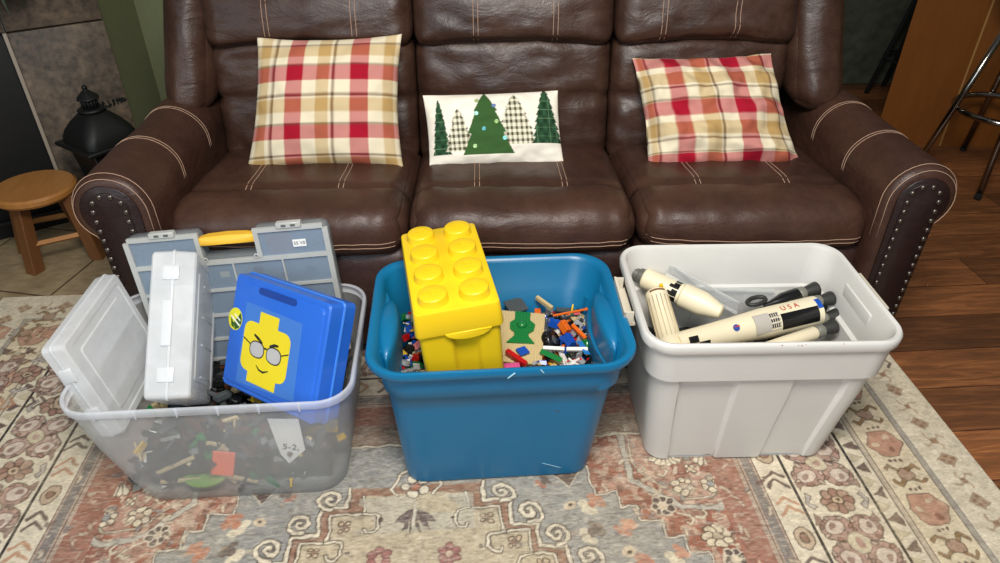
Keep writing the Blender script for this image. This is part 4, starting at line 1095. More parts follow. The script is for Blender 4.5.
KL = ['brick'] * 4 + ['plate'] * 5 + ['beam'] * 4 + ['slope'] * 3 + ['axle'] * 3 + ['liftarm'] * 3 + ['wheel'] + ['bracket'] * 3 + ['long_plate'] * 2
def fill_mesh(name, x0, x1, y0, y1, z0, ztop, n, label, cat, taper=0.0, cl=CL, scale=1.15, seed=5, zjit=0.02):
    """the uncounted mass of pieces underneath"""
    r_ = random.Random(seed); bm = bmesh.new(); names = sorted(set(cl)); 
    g = 26
    vs = [[None] * (g + 1) for _ in range(g + 1)]
    for i in range(g + 1):
        for j in range(g + 1):
            fx, fy = i / g, j / g; x = x0 + (x1 - x0) * fx; y = y0 + (y1 - y0) * fy
            vs[i][j] = bm.verts.new((x, y, ztop(x, y) - 0.022 + r_.uniform(-0.006, 0.006)))
    mi0 = names.index('black')
    for i in range(g):
        for j in range(g): bm.faces.new((vs[i][j], vs[i + 1][j], vs[i + 1][j + 1], vs[i][j + 1])).material_index = mi0
    rim_ = [vs[i][0] for i in range(g + 1)] + [vs[g][j] for j in range(1, g + 1)] + [vs[i][g] for i in range(g - 1, -1, -1)] + [vs[0][j] for j in range(g - 1, 0, -1)]
    xm, ym = (x0 + x1) / 2, (y0 + y1) / 2
    low = [bm.verts.new((xm + (v.co.x - xm) * (1 - taper), ym + (v.co.y - ym) * (1 - taper), z0)) for v in rim_]
    for k in range(len(rim_)): bm.faces.new((rim_[k], rim_[(k + 1) % len(rim_)], low[(k + 1) % len(rim_)], low[k])).material_index = mi0
    bm.faces.new(low).material_index = mi0
    for k in range(n):
        x, y = r_.uniform(x0 + .01, x1 - .01), r_.uniform(y0 + .01, y1 - .01); z = ztop(x, y) - 0.018 + r_.uniform(-zjit * .6, zjit * .4)
        b2 = bmesh.new(); mk_brick(b2, r_.choice(KL), names.index(r_.choice(cl)))
        mt = Matrix.Translation((x, y, z)) @ Matrix.Rotation(r_.uniform(0, 6.3), 4, 'Z') @ Matrix.Rotation(r_.gauss(0, 0.5), 4, 'X') @ Matrix.Scale(scale, 4)
        b2.transform(mt); tmp = bpy.data.meshes.new('tmp'); b2.to_mesh(tmp); b2.free(); bm.from_mesh(tmp); bpy.data.meshes.remove(tmp)
    o = link_mesh(name, bm, [BM_[c] for c in names], None, False)
    return tag(o, label, cat, kind='stuff')

# ================================================================= BLUE BIN CONTENTS
def zt(x, y): return 0.262 + 0.018 * noise.noise(Vector((x * 9, y * 9, 1))) + 0.03 * max(0, (y - 1.45))
fill_mesh('toy_brick_pile', -0.135, 0.312, 1.19, 1.545, 0.022, zt, 520, 'mass of mixed toy bricks filling the blue bin beneath the loose top pieces', 'toy bricks', 0.28)
BBX = (-0.125, 0.085, 1.20, 1.585)                     # footprint of the yellow box
cnt = 0
while cnt < 285:
    x, y = rb.uniform(-0.150, 0.325), rb.uniform(1.20, 1.55)
    if x < 0.105 and x > -0.095 and y > 1.2: continue
    if 0.10 < x < 0.215 and 1.31 < y < 1.51 and rb.random() < 0.9: continue
    brick(rb.choice(KL), rb.choice(CL), 'blue bin', (x, y, zt(x, y) + rb.uniform(-0.012, 0.008)), (rb.gauss(0, 0.45), rb.gauss(0, 0.45), rb.uniform(0, 6.3)), 1.05); cnt += 1

# tan base plate with green shapes
zb = 0.283
ex = Vector((0.106, -0.017, 0)).normalized(); eyv = Vector((-0.03, -0.19, 0)); 
bpX = Vector((0.987, -0.16, 0.0)); bpY = Vector((0.155, 0.985, 0.0)); bpX.normalize(); bpY.normalize()
bpm = basis((0.985, -0.165, -0.03), (0.165, 0.985, 0.04), (0.03, -0.045, 0.998), (0.138, 1.410, 0.290))
bp = thing('toy_base_plate', 'tan studded toy base plate with green pieces, beside the yellow box', 'toy plate', mat=bpm)
bm = bmesh.new(); box(bm, -0.076, 0.072, -0.098, 0.098, -0.0032, 0)
for i in range(18):
    for j in range(24): stud(bm, -0.076 + 0.004 + i * 0.0082, -0.094 + j * 0.0082, 0, 0, 0.0024, 0.0018, 6)
link_mesh('plate', bm, BM_['tan'], bp, False)
G_ = BM_['green']
bm = bmesh.new(); outl = [(-0.020, 0.092), (0.020, 0.092), (0.022, 0.060), (0.036, 0.045), (0.034, 0.022), (0.020, 0.008), (0.022, -0.004), (0.038, -0.028), (-0.032, -0.032), (-0.014, -0.004), (-0.014, 0.008), (-0.028, 0.022), (-0.030, 0.045), (-0.018, 0.060)]
prism(bm, [(x + 0.012, y) for x, y in outl], 0.0018, 0.006)
for i in range(9):
    for j in range(15):
        x, y = -0.030 + i * 0.0082 + 0.012, -0.026 + j * 0.0082
        if abs(x - 0.014) < 0.018 or (abs(x - 0.014) < 0.028 and 0.018 < y < 0.05): stud(bm, x, y, 0.006, 0, 0.0024, 0.0018, 6)
plabel(link_mesh('tree_shape', bm, G_, bp, False), 'green stepped tree shape built from plates')
bm = bmesh.new(); lathe(bm, [(0.012, 0.006), (0.013, 0.010), (0.008, 0.016), (0.001, 0.017)], 14, off=(0.014, 0.036, 0)); plabel(link_mesh('dome', bm, G_, bp), 'green dome piece')
bm = bmesh.new(); box(bm, -0.074, -0.052, -0.06, 0.055, 0.0018, 0.006); plabel(link_mesh('strip', bm, G_, bp, False), 'green strip of plates')
def special(name, bm, mat, label, cat, loc, rot, ang=35, sc=1.0):
    o = link_mesh(name, bm, mat, None, True, ang); o.location = loc; o.rotation_euler = rot; o.scale = (sc,) * 3; return tag(o, label, cat)
def kb(kind): b = bmesh.new(); mk_brick(b, kind); return b
bm = bmesh.new(); box(bm, -0.013, 0.013, -0.013, 0.013, 0, 0.006); bevel(bm, 0.001, 1)
bm2 = [(-0.013, 0.013)]
special('toy_tile', bm, BM_['blue'], 'dark blue square tile lying on the tan base plate', 'toy tile', (0.150, 1.343, 0.2915), (0.03, 0.02, 0.45))
bm = bmesh.new(); box(bm, -0.028, 0.028, -0.022, 0.022, 0, 0.004)
for i in range(6):
    for j in range(5): stud(bm, -0.0205 + i * 0.0082, -0.0164 + j * 0.0082, 0.004)
special('toy_plate', bm, BM_['dark grey'], 'dark grey studded plate tilted behind the tan base plate', 'toy plate', (0.150, 1.535, 0.292), (0.35, 0.1, 0.5))
special('toy_narrow_brick', kb('beam'), BM_['tan'], 'tan narrow brick on the back edge of the brick pile, behind the tan base plate', 'toy brick', (0.226, 1.53, 0.298), (0.1, 0.2, -0.8), sc=1.15)
bm = bmesh.new(); tube(bm, [(-0.048, 0, 0), (0.048, 0, 0)], 0.0032, 8); tube(bm, [(0.044, 0, 0), (0.048, 0, 0)], 0.005, 8)
special('toy_pole', bm, BM_['orange'], 'long orange pole lying across the back of the brick pile', 'toy pole', (0.29, 1.486, 0.300), (0, -0.03, 0.2))
special('toy_narrow_brick', kb('beam'), BM_['red'], 'bright red narrow brick below the blue tile near the front rim', 'toy brick', (0.132, 1.312, 0.294), (0.1, 0.05, -0.85), sc=1.35)
special('toy_brick', kb('brick'), BM_['pink'], 'pink brick at the front rim beside the yellow box', 'toy brick', (0.118, 1.285, 0.288), (0.05, 0.05, 0.1), sc=1.2)
for (x, y, rz, t_) in ((0.228, 1.349, -0.12, 'left'), (0.285, 1.342, -0.05, 'right')):
    special('toy_narrow_brick', kb('beam'), BM_['white'], f'white narrow brick right of the tyre, the {t_} one of an end-to-end pair', 'toy brick', (x, y, 0.290), (0.5, 0.02, rz), sc=1.1)
bm = bmesh.new(); lathe(bm, [(0.008, -0.012), (0.024, -0.013), (0.028, -0.008), (0.028, 0.008), (0.024, 0.013), (0.008, 0.012)], 24)
for k in range(18): a = 2 * pi * k / 18; tube(bm, [(0.0282 * cos(a), 0.0282 * sin(a), -0.008), (0.0282 * cos(a + .1), 0.0282 * sin(a + .1), 0.008)], 0.0012, 4)
wh = thing('toy_roller', 'large black ribbed toy tyre to the right of the tan base plate', 'toy wheel', mat=Matrix.Translation((0.228, 1.398, 0.278)) @ Matrix.Rotation(0.9, 4, 'Y') @ Matrix.Rotation(0.3, 4, 'X'))
link_mesh('tyre', bm, BM_['black'], wh); bm = bmesh.new(); lathe(bm, [(0.003, -0.0128), (0.016, -0.012), (0.016, 0.012), (0.003, 0.0128)], 16); link_mesh('rim', bm, BM_['dark grey'], wh)
special('toy_long_plate', kb('long_plate'), plastic('brick_bright_blue', '#2b7fc4', 0.3), 'bright blue long plate pointing towards the front rim at the right', 'toy plate', (0.302, 1.345, 0.293), (0.2, 0.1, 1.75), sc=0.9)
special('toy_long_plate', kb('long_plate'), BM_['green'], 'green long plate lying aslant in front of the black tyre', 'toy plate', (0.218, 1.322, 0.292), (0.3, 0.1, -0.6), sc=0.9)
special('toy_slope_brick', kb('slope'), BM_['orange'], 'orange sloped brick in the middle of the pile right of the tyre', 'toy brick', (0.268, 1.432, 0.288), (0.4, 0.3, 0.6), sc=2.0)
special('toy_narrow_brick', kb('beam'), BM_['orange'], 'orange narrow brick leaning across the right middle of the pile', 'toy brick', (0.301, 1.408, 0.291), (0.2, 0.2, -1.0), sc=1.1)
special('toy_slope_brick', kb('slope'), BM_['blue'], 'blue sloped brick beside the right edge of the tan base plate', 'toy brick', (0.240, 1.452, 0.288), (0.3, 0.1, 1.5), sc=1.9)
special('toy_slope_brick', kb('slope'), BM_['blue'], 'blue sloped brick between the orange narrow brick and the white narrow bricks', 'toy brick', (0.272, 1.378, 0.286), (0.3, 0.4, 0.5), sc=2.0)
bm = bmesh.new(); tube(bm, [(-0.02, -0.01, 0), (0, 0, 0.002), (0.02, 0.012, 0)], 0.0028, 5); tube(bm, [(-0.004, -0.018, 0), (0, 0, 0.002), (0.02, -0.02, 0)], 0.0028, 5); tube(bm, [(0.0, 0, 0.002), (-0.004, 0.018, 0)], 0.0034, 5)
special('toy_skeleton', bm, BM_['white'], 'white spidery toy limb piece near the front rim at the right', 'toy piece', (0.268, 1.292, 0.292), (0, 0, 0.2))
special('toy_brick', kb('slope'), BM_['pink'], 'pink piece stuck behind the right handle bulge of the blue bin', 'toy brick', (0.345, 1.40, 0.371), (0.3, 0.5, 0.4), sc=1.1)

# yellow brick shaped storage box
M['yellow'] = plastic('yellow_plastic', '#ecc61c', 0.33, 0.08)
ym = basis((0.9895, 0.1221, 0.0779), (-0.1228, 0.9924, 0.0043), (-0.0768, -0.0138, 0.997), (-0.028, 1.397, 0.521))
yb = thing('brick_shaped_box', 'large yellow brick shaped storage box with eight studs standing in the blue bin', 'storage box', mat=ym)
W2, L2 = 0.097, 0.1785
bm = bmesh.new()
def yl(z, g, r): return (z, 0, 0, W2 + g, L2 + g, r)
loft(bm, [yl(-0.062, 0.001, 0.012), yl(-0.056, 0.002, 0.013), yl(-0.006, -0.002, 0.012), yl(-0.0015, -0.0035, 0.011), yl(0, -0.007, 0.008)])
# rounded tab over the front
ld = link_mesh('lid', bm, M['yellow'], yb, ang=45)
bm = bmesh.new(); pts = [(0.018 + 0.052 * cos(a), -0.060 + 0.020 * sin(a)) for a in np.linspace(pi, 2 * pi, 15)]
prism(bm, pts, -L2 - 0.0035, -L2 + 0.006, frame=lambda p: Vector((p.x, p.z, p.y))); bevel(bm, 0.001, 1); link_mesh('lid_tab', bm, M['yellow'], ld, ang=45)
sm = None
for i in range(2):
    for j in range(4):
        if sm is None:
            bm = bmesh.new(); lathe(bm, [(0.036, -0.002), (0.0335, 0.002), (0.0325, 0.017), (0.0315, 0.0195), (0.029, 0.0207), (0.012, 0.021), (0.001, 0.021)], 36)
            sm = link_mesh('stud', bm, M['yellow'], ld, ang=50); o = sm
            tx = text_obj('stud_lettering', 'LEGO', 0.0165, 0.0007, M['yellow'], o, Matrix.Translation((0, 0, 0.0213)), 0.95)
        else:
            o = sm.copy(); COL.objects.link(o); t2 = tx.copy(); COL.objects.link(t2); t2.parent = o
        o.location = (-0.046 + 0.092 * i, -0.130 + 0.0875 * j, 0)
bm = bmesh.new()
def yd(x, y, z, cx, cy, hx, hy):
    if abs(abs(y) - hy) < 0.003 and -0.27 < z:
        k = x / hx
        s_ = 1 / (1 + math.exp(-(k + 0.18) * 40)) * 1 / (1 + math.exp((k - 0.42) * 40)); y -= math.copysign(0.014 * s_, y)
    return x, y, z
loft(bm, [(-0.298, 0, 0, W2 - 0.012, L2 - 0.012, 0.012), (-0.292, 0, 0, W2 - 0.009, L2 - 0.009, 0.012), (-0.268, 0, 0, W2 - 0.009, L2 - 0.009, 0.012), (-0.262, 0, 0, W2 - 0.008, L2 - 0.008, 0.012), (-0.05, 0, 0, W2 - 0.005, L2 - 0.005, 0.012)], yd, nx=60)
link_mesh('box_body', bm, M['yellow'], yb, ang=45)

# ================================================================= CLEAR BIN CONTENTS
CL2 = ['black'] * 12 + ['dark grey'] * 10 + ['light grey'] * 2 + ['brown'] * 8 + ['tan'] * 3 + ['white'] + ['green', 'yellow']
def zt2(x, y): return 0.125 + 0.03 * noise.noise(Vector((x * 7, y * 7, 4)))
fill_mesh('toy_piece_pile', -0.785, -0.325, 1.215, 1.615, 0.022, zt2, 260, 'mass of mixed dark toy pieces in the bottom of the clear bin', 'toy bricks', 0.05, CL2, 1.3, 8)
for k in range(85):
    z = rb.uniform(0.02, 0.15); x = rb.uniform(-0.785 - 0.2 * (z - .02), -0.37 + 0.2 * (z - 0.02))
    brick(rb.choice(KL), rb.choice(CL2), 'clear bin', (x, 1.222 + rb.uniform(0, 0.016), z), (rb.gauss(1.2, 0.6), rb.gauss(0, 0.5), rb.uniform(0, 6.3)), 1.35)
for k in range(40):
    x, y = rb.uniform(-0.80, -0.33), rb.uniform(1.23, 1.60)
    brick(rb.choice(KL), rb.choice(CL2), 'clear bin', (x, y, zt2(x, y) + rb.uniform(-0.005, 0.012)), (rb.gauss(0, 0.5), rb.gauss(0, 0.5), rb.uniform(0, 6.3)), 1.3)
bm = bmesh.new(); box(bm, -0.026, 0.026, -0.036, 0.036, -0.002, 0.002); bevel(bm, 0.001, 1)
special('toy_flat_tile', bm, plastic('tile_orange', '#ff6a2c', 0.4), 'orange flat tile seen through the front wall of the clear bin', 'toy tile', (-0.585, 1.208, 0.098), (1.35, 0.0, 0.05)).rotation_euler = (1.45, 0.25, 0.05)
bm = bmesh.new(); lathe(bm, [(0.052, -0.006), (0.055, -0.002), (0.055, 0.004), (0.05, 0.006)], 18)
for v_ in bm.verts: v_.co.y *= 0.6
special('toy_ground_plate', bm, plastic('moss_green', '#6d9a2c', 0.5), 'mossy green oval toy plate under the orange tile in the clear bin', 'toy plate', (-0.640, 1.222, 0.044), (0.25, -0.06, 0))
for (x, z, L_, a, lb) in ((-0.70, 0.040, 0.05, 0.05, 'leftmost, below the green plate'), (-0.56, 0.036, 0.045, -0.4, 'right of the green plate'), (-0.70, 0.095, 0.055, 0.45, 'slanting above the green plate')):
    bm = bmesh.new(); box(bm, -L_, L_, -0.004, 0.004, -0.005, 0.005); bevel(bm, 0.0015, 1); 
    special('toy_bar', bm, BM_['tan'], 'cream toy bar seen through the clear bin, ' + lb, 'toy bar', (x, 1.214, z), (0, -a, 0))
bm = bmesh.new()
prism(bm, [(-0.455, 0.238), (-0.385, 0.232), (-0.385, 0.13), (-0.430, 0.085), (-0.445, 0.12)], 1.208, 1.2095, frame=lambda p: Vector((p.x, p.z, p.y)))
pp = link_mesh('instruction_paper', bm, plastic('paper_white', '#eceae4', 0.9), None, False); tag(pp, 'white paper note pressed against the front wall inside the clear bin', 'paper')
text_obj('handwriting', '5-2,', 0.026, 0.0003, M['dark'], pp, Matrix.Translation((-0.417, 1.2072, 0.142)) @ Matrix.Rotation(pi / 2, 4, 'X') @ Matrix.Rotation(-0.2, 4, 'Z'))

# ---- milky cases
M['case'] = frosted('case_plastic', '#fafbfb', 0.74, 0.25, 9, 0.10)
M['case_edge'] = frosted('case_edge_plastic', '#f4f6f7', 0.88, 0.22, 9, 0.05)
def hollow_case(par, hx, hy, d, mat, split=0.5, name='case_body', tint=None, face_steps=True, latch_side='z', grooves=True):
    """case local frame: x width, y height, z 0..-d ; lid half and base half"""
    out = []
    zs = [(0, -d * split + 0.0015, 'case_lid'), (-d * split - 0.0015, -d, 'case_base')]
    for z0, z1, nm in zs:
        bm = bmesh.new(); s0 = 1 if nm == 'case_lid' else -1
        f0, f1 = (z0, z1) if s0 > 0 else (z1, z0)     # outer face first
        sg = 1 if f1 < f0 else -1
        e = 0.004
        secs = [(f1, 0, 0, hx, hy, 0.012), (f0 + (e * (-sg)), 0, 0, hx - 0.002, hy - 0.002, 0.012), (f0, 0, 0, hx - 0.006, hy - 0.006, 0.010)]
        if face_steps:
            secs += [(f0, 0, 0, hx - 0.022, hy - 0.022, 0.010), (f0 - sg * 0.003, 0, 0, hx - 0.025, hy - 0.025, 0.010), (f0 - sg * 0.003, 0, 0, hx - 0.045, hy - 0.045, 0.010), (f0, 0, 0, hx - 0.048, hy - 0.048, 0.010)]
        loft(bm, secs, None, 5, 6, 6, cap0=False)
        o = link_mesh(nm, bm, mat, par, ang=30)
        bm = bmesh.new(); P = [(x, y, f1) for x, y in rrect(0, 0, hx + 0.001, hy + 0.001, 0.012, 5, 6, 6)]
        tube(bm, P, 0.0022, 5, True); plabel(link_mesh('rim_bead', bm, M['case_edge'] if tint is None else tint, o), 'brighter moulded edge')
        out.append(o)
    return out
# tall case in the middle : spine towards the viewer. case frame: x width runs backwards
Xc, Yc, Zc = Vector((.9894, .0972, -.1082)), Vector((.0031, .7298, .6836)), Vector((.1455, -.6767, .7217))
pos = Vector((-0.687, 1.383, 0.396)); HT, WD, TK = 0.36, 0.262, 0.102
# local: x = -Zc (width, away), y = Yc, z = Xc (thickness) ; wide face at +Xc
tc = thing('organizer_case', 'upright milky plastic case with latches standing in the middle of the clear bin', 'case', mat=basis(-Zc, Yc, Xc, pos - Zc * WD / 2 + Xc * TK / 2))
oc = hollow_case(tc, WD / 2, HT / 2, TK, M['case'])
for y0, y1 in ((-0.14, -0.105), (-0.055, 0.055), (0.105, 0.14)):
    if y0 < -0.06 or y0 > 0.06: plabel(nbox('latch', (-WD / 2 - 0.005, -WD / 2 + 0.002, y0, y1, -TK * 0.72, -TK * 0.36), M['case'], tc, 0.002), 'snap latch on the spine')
    else: plabel(nbox('handle_ridge', (-WD / 2 - 0.006, -WD / 2 + 0.002, y0, y1, -TK * 0.68, -TK * 0.46), M['case'], tc, 0.002), 'raised ridge on the spine')
for y in (-0.12, -0.04, 0.03, 0.11): plabel(nbox('divider_slot', (-0.03, 0.09, y - 0.0015, y + 0.0015, -0.006, 0.0015), M['case_edge'], oc[0], 0.0005), 'moulded divider groove')
for k, y in enumerate((-0.09, 0.0, 0.09)): nbox('divider', (-WD / 2 + 0.006, WD / 2 - 0.006, y - 0.001, y + 0.001, -TK + 0.006, -0.008), M['case_edge'], oc[1])
# left case leaning
Xl, Yl, Zl = Vector((-.0075, .9995, -.0296)), Vector((-.2059, .0274, .9782)), Vector((.9785, .0134, .2056))
lc = thing('organizer_case', 'empty milky plastic case leaning out over the left end of the clear bin', 'case', mat=basis(Xl, Yl, Zl, (-0.858, 1.437, 0.276)))
oc2 = hollow_case(lc, 0.1595, 0.1415, 0.057, M['case'])
for x in (-0.09, 0.09):
    pass
for y0 in (-0.075, 0.045): plabel(nbox('latch', (-0.165, -0.158, y0, y0 + 0.035, -0.044, -0.014), M['case'], lc, 0.002), 'snap latch on the near edge')
for y in (-0.06, 0.02): nbox('divider', (-0.153, 0.153, y - 0.001, y + 0.001, -0.052, -0.005), M['case_edge'], oc2[1])

# ---- blue case with face emblem
s_ = 1.0
Xb, Yb, Zb = Vector((.7832, -.612, .11)), Vector((.2153, .433, .8753)), Vector((-.5833, -.6618, .4709))
M['bluecase'] = plastic('royal_blue_plastic', '#2a68cf', 0.28); M['blueedge'] = plastic('royal_blue_edge', '#4184e2', 0.28)
bc = thing('carry_case', 'blue plastic carry case with a yellow face emblem tilted in the clear bin', 'case', mat=basis(Xb, Yb, Zb, (-0.4536, 1.3572, 0.3328)))
ob = hollow_case(bc, 0.171, 0.146, 0.084, M['bluecase'], 0.5, tint=M['blueedge'], face_steps=False)
bm = bmesh.new(); loft(bm, [(-0.001, 0, 0.0, 0.156, 0.131, 0.012), (0.003, 0, 0, 0.153, 0.128, 0.012), (0.0035, 0, 0, 0.150, 0.125, 0.012)]); plabel(link_mesh('raised_panel', bm, M['bluecase'], ob[0], ang=40), 'raised flat front')
bm = bmesh.new(); prism(bm, [(a * 1.0 - 0.005, b) for a, b in rrect(0, 0.1335 - 0.012, 0.068, 0.0085, 0.008, 4, 4, 2)], 0.003, 0.0048); plabel(link_mesh('handle_slot', bm, plastic('navy', '#153f92', 0.4), ob[0], False), 'dark blue carrying slot')
bm = bmesh.new(); prism(bm, [(-0.112, 0.084), (0.092, 0.080), (0.100, -0.108), (-0.112, -0.122)], 0.0034, 0.0039); plabel(link_mesh('decal', bm, plastic('decal_blue', '#3f78c9', 0.4), ob[0], False), 'paler blue square label')
my = plastic('emblem_yellow', '#e8d21e', 0.4); mk = plastic('emblem_black', '#1b1b14', 0.5)
hx0 = -0.021
bm = bmesh.new()
P = [(-0.034, 0.072), (0.034, 0.072), (0.034, 0.042)] + [(0.060 + 0.024 * cos(a), 0.018 + 0.024 * sin(a)) for a in np.linspace(pi / 2, 0, 6)] + [(0.060 + 0.024 * cos(a), -0.058 + 0.024 * sin(a)) for a in np.linspace(0, -pi / 2, 6)] + [(0.052, -0.082), (0.052, -0.108)]
P = P + [(-x, y) for x, y in P[::-1] if not (x, y) == (-0.034, 0.072)]
Pn = [(-0.034, 0.072), (0.034, 0.072), (0.034, 0.042)] + P[3:15] + [(0.052, -0.082), (0.052, -0.108)]
right_side = [(0.034, 0.072), (0.034, 0.042)] + [(0.060 + 0.024 * cos(a), 0.018 + 0.024 * sin(a)) for a in np.linspace(pi / 2, 0, 6)] + [(0.060 + 0.024 * cos(a), -0.058 + 0.024 * sin(a)) for a in np.linspace(0, -pi / 2, 6)] + [(0.052, -0.083), (0.052, -0.108)]
outline_ = right_side + [(-x, y) for x, y in right_side[::-1]]
prism(bm, [(hx0 + x, y) for x, y in outline_], 0.0038, 0.0046); em = plabel(link_mesh('face_emblem', bm, my, ob[0], False), 'yellow head with glasses')
def flat(name, polys, mat, z0=0.0045, z1=0.0050, parent=None):
    b = bmesh.new()
    for p in polys: prism(b, p, z0, z1)
    return link_mesh(name, b, mat, parent or em, False)
def ell2(x, y, rx, ry, n=16, sq=1.0): return [(x + rx * math.copysign(abs(cos(a)) ** sq, cos(a)), y + ry * math.copysign(abs(sin(a)) ** sq, sin(a))) for a in np.linspace(0, 2 * pi, n + 1)[:-1]]
def stroke(P, w_):
    P = [Vector((x, y)) for x, y in P]; L_, R_ = [], []
    for i, p in enumerate(P):
        t_ = (P[min(i + 1, len(P) - 1)] - P[max(i - 1, 0)]).normalized(); n_ = Vector((-t_.y, t_.x)) * (w_[i] if isinstance(w_, list) else w_)
        L_.append(tuple(p + n_)); R_.append(tuple(p - n_))
    return L_ + R_[::-1]
flat('glasses_frame', [ell2(hx0 - 0.029, -0.022, 0.0275, 0.0215, 18, 0.85), ell2(hx0 + 0.033, -0.022, 0.0275, 0.0215, 18, 0.85), stroke([(hx0 - 0.004, -0.012), (hx0 + 0.007, -0.012)], 0.0022), stroke([(hx0 - 0.055, -0.014), (hx0 - 0.083, -0.004)], 0.0016), stroke([(hx0 + 0.058, -0.014), (hx0 + 0.083, -0.004)], 0.0016)], mk)
ml = plastic('lens_grey', '#b9b7b5', 0.25)
plabel(flat('lens', [ell2(hx0 - 0.029, -0.022, 0.0245, 0.0185, 18, 0.85)], ml, 0.0049, 0.0053), 'grey lens'); plabel(flat('lens', [ell2(hx0 + 0.033, -0.022, 0.0245, 0.0185, 18, 0.85)], ml, 0.0049, 0.0053), 'grey lens')
flat('eyebrow', [stroke([(hx0 - 0.045, 0.012), (hx0 - 0.030, 0.006), (hx0 - 0.012, -0.002)], [0.0025, 0.004, 0.002])], mk); flat('eyebrow', [stroke([(hx0 + 0.014, -0.002), (hx0 + 0.030, 0.004), (hx0 + 0.045, 0.006)], [0.002, 0.004, 0.0025])], mk)
flat('mouth', [stroke([(hx0 - 0.024, -0.060), (hx0 - 0.012, -0.069), (hx0 + 0.004, -0.071), (hx0 + 0.022, -0.063)], [0.001, 0.0022, 0.0026, 0.0012])], mk)
sk = flat('round_sticker', [ell2(-0.146, 0.031, 0.0265, 0.0285, 20)], plastic('sticker_yellow', '#e3dc2a', 0.4), 0.0034, 0.0041, ob[0]); plabel(sk, 'round yellow and green sticker')
plabel(flat('sticker_mark', [[(-0.150, 0.020), (-0.128, 0.051), (-0.122, 0.038), (-0.121, 0.026), (-0.128, 0.012), (-0.142, 0.004)], [(-0.163, 0.033), (-0.150, 0.020), (-0.146, 0.006), (-0.158, 0.012)]], plastic('sticker_green', '#2f5b1e', 0.4), 0.0040, 0.0044, sk), 'dark green wedge')
plabel(flat('sticker_bar', [stroke([(-0.163, 0.036), (-0.126, 0.018)], 0.0022), stroke([(-0.150, 0.043), (-0.126, 0.031)], 0.0018)], plastic('sticker_white', '#eeeedd', 0.5), 0.0043, 0.0047, sk), 'slanted white bar')

# ---- big organizer with yellow handle, leaning against the sofa
M['orgframe'] = frosted('organizer_frame_plastic', '#dedfda', 0.92, 0.3, 8, 0.05)
M['orgwin'] = frosted('organizer_window', '#b9cde0', 0.36, 0.15, 8, 0.04)
ox = Vector((0.525, 0, 0.030)).normalized(); oy = Vector((0, 0.10, 1)); oy = (oy - ox * oy.dot(ox)).normalized(); oz = ox.cross(oy)
og = thing('parts_organizer', 'wide grey parts organizer with yellow handle standing at the back of the clear bin', 'organizer', mat=basis(ox, oy, oz, Vector((-0.597, 1.62, 0.506))))
OW = 0.262
def oframe():
    # outline with a notch for the handle at the top
    P = [(-OW, -0.39), (OW, -0.39), (OW, -0.022), (OW - 0.006, -0.006), (OW - 0.022, 0), (0.078, 0), (0.070, -0.008), (0.066, -0.072), (-0.066, -0.072), (-0.070, -0.008), (-0.078, 0), (-OW + 0.022, 0), (-OW + 0.006, -0.006), (-OW, -0.022)]
    return P
bm = bmesh.new(); prism(bm, oframe(), -0.038, -0.006); bevel(bm, 0.002, 1); plabel(link_mesh('tray', bm, frosted('organizer_tray', '#a9aeb0', 0.55, 0.3, 6, 0.08), og, ang=40), 'compartment tray')
bm = bmesh.new()
def bar2(x0, x1, y0, y1): box(bm, x0, x1, y0, y1, -0.006, 0.003)
bar2(-OW, -OW + 0.014, -0.39, -0.012); bar2(OW - 0.014, OW, -0.39, -0.012)
bar2(-OW + 0.012, -0.070, -0.012, 0); bar2(0.070, OW - 0.012, -0.012, 0); bar2(-0.082, -0.070, -0.084, -0.012); bar2(0.070, 0.082, -0.084, -0.012)
bar2(-OW + 0.014, OW - 0.014, -0.092, -0.080)
for y in (-0.168, -0.245, -0.320, -0.386): bar2(-OW + 0.014, OW - 0.014, y - 0.004, y + 0.004)
for x in (-0.13, 0.0, 0.13): bar2(x - 0.002, x + 0.002, -0.386, -0.092)
lidf = link_mesh('lid_frame', bm, M['orgframe'], og, False)
for (x0, x1, y0, y1) in ((-OW + 0.014, -0.082, -0.080, -0.012), (0.082, OW - 0.014, -0.080, -0.012), (-OW + 0.014, OW - 0.014, -0.386, -0.092)):
    plabel(nbox('window', (x0, x1, y0, y1, -0.004, -0.001), M['orgwin'], lidf), 'clear bluish lid window')
for x in (-0.158, 0.165):
    bm = bmesh.new(); box(bm, x - 0.032, x + 0.032, -0.004, 0.012, -0.012, 0.007); bevel(bm, 0.002, 1); lt = link_mesh('latch', bm, M['orgframe'], og, ang=40)
    for q in (-0.012, 0.012): plabel(nbox('latch_slot', (x + q - 0.006, x + q + 0.006, 0.001, 0.007, 0.0068, 0.0078), plastic('slot_dark', '#5b5c58', 0.6), lt), 'dark slot')
for x in (-0.066, 0.066):
    bm = bmesh.new(); tube(bm, [(x + 0.005 * cos(a), -0.077 + 0.005 * sin(a) + 0.002, 0.004) for a in np.linspace(0, 2 * pi, 13)[:-1]], 0.0022, 5, True); link_mesh('hinge_eye', bm, M['orgframe'], og)
bm = bmesh.new(); prism(bm, [(-0.071, -0.014), (-0.05, -0.011), (0.0, -0.009), (0.05, -0.011), (0.071, -0.014), (0.071, -0.037), (0.05, -0.035), (0.0, -0.034), (-0.05, -0.035), (-0.071, -0.037)], -0.022, 0.004); bevel(bm, 0.004, 2)
plabel(link_mesh('handle', bm, plastic('handle_yellow', '#f4bd3a', 0.4), og, ang=50), 'yellow carrying handle')
plabel(nbox('paper_insert', (0.096, 0.165, -0.076, -0.020, -0.0062, -0.0050), plastic('insert_brown', '#8c6a4c', 0.8), og), 'brown card behind the window')
lb_ = nbox('label', (0.166, 0.200, -0.060, -0.040, -0.001, 0.0008), plastic('label_white', '#f2f1ec', 0.7), og); plabel(lb_, 'small white label')
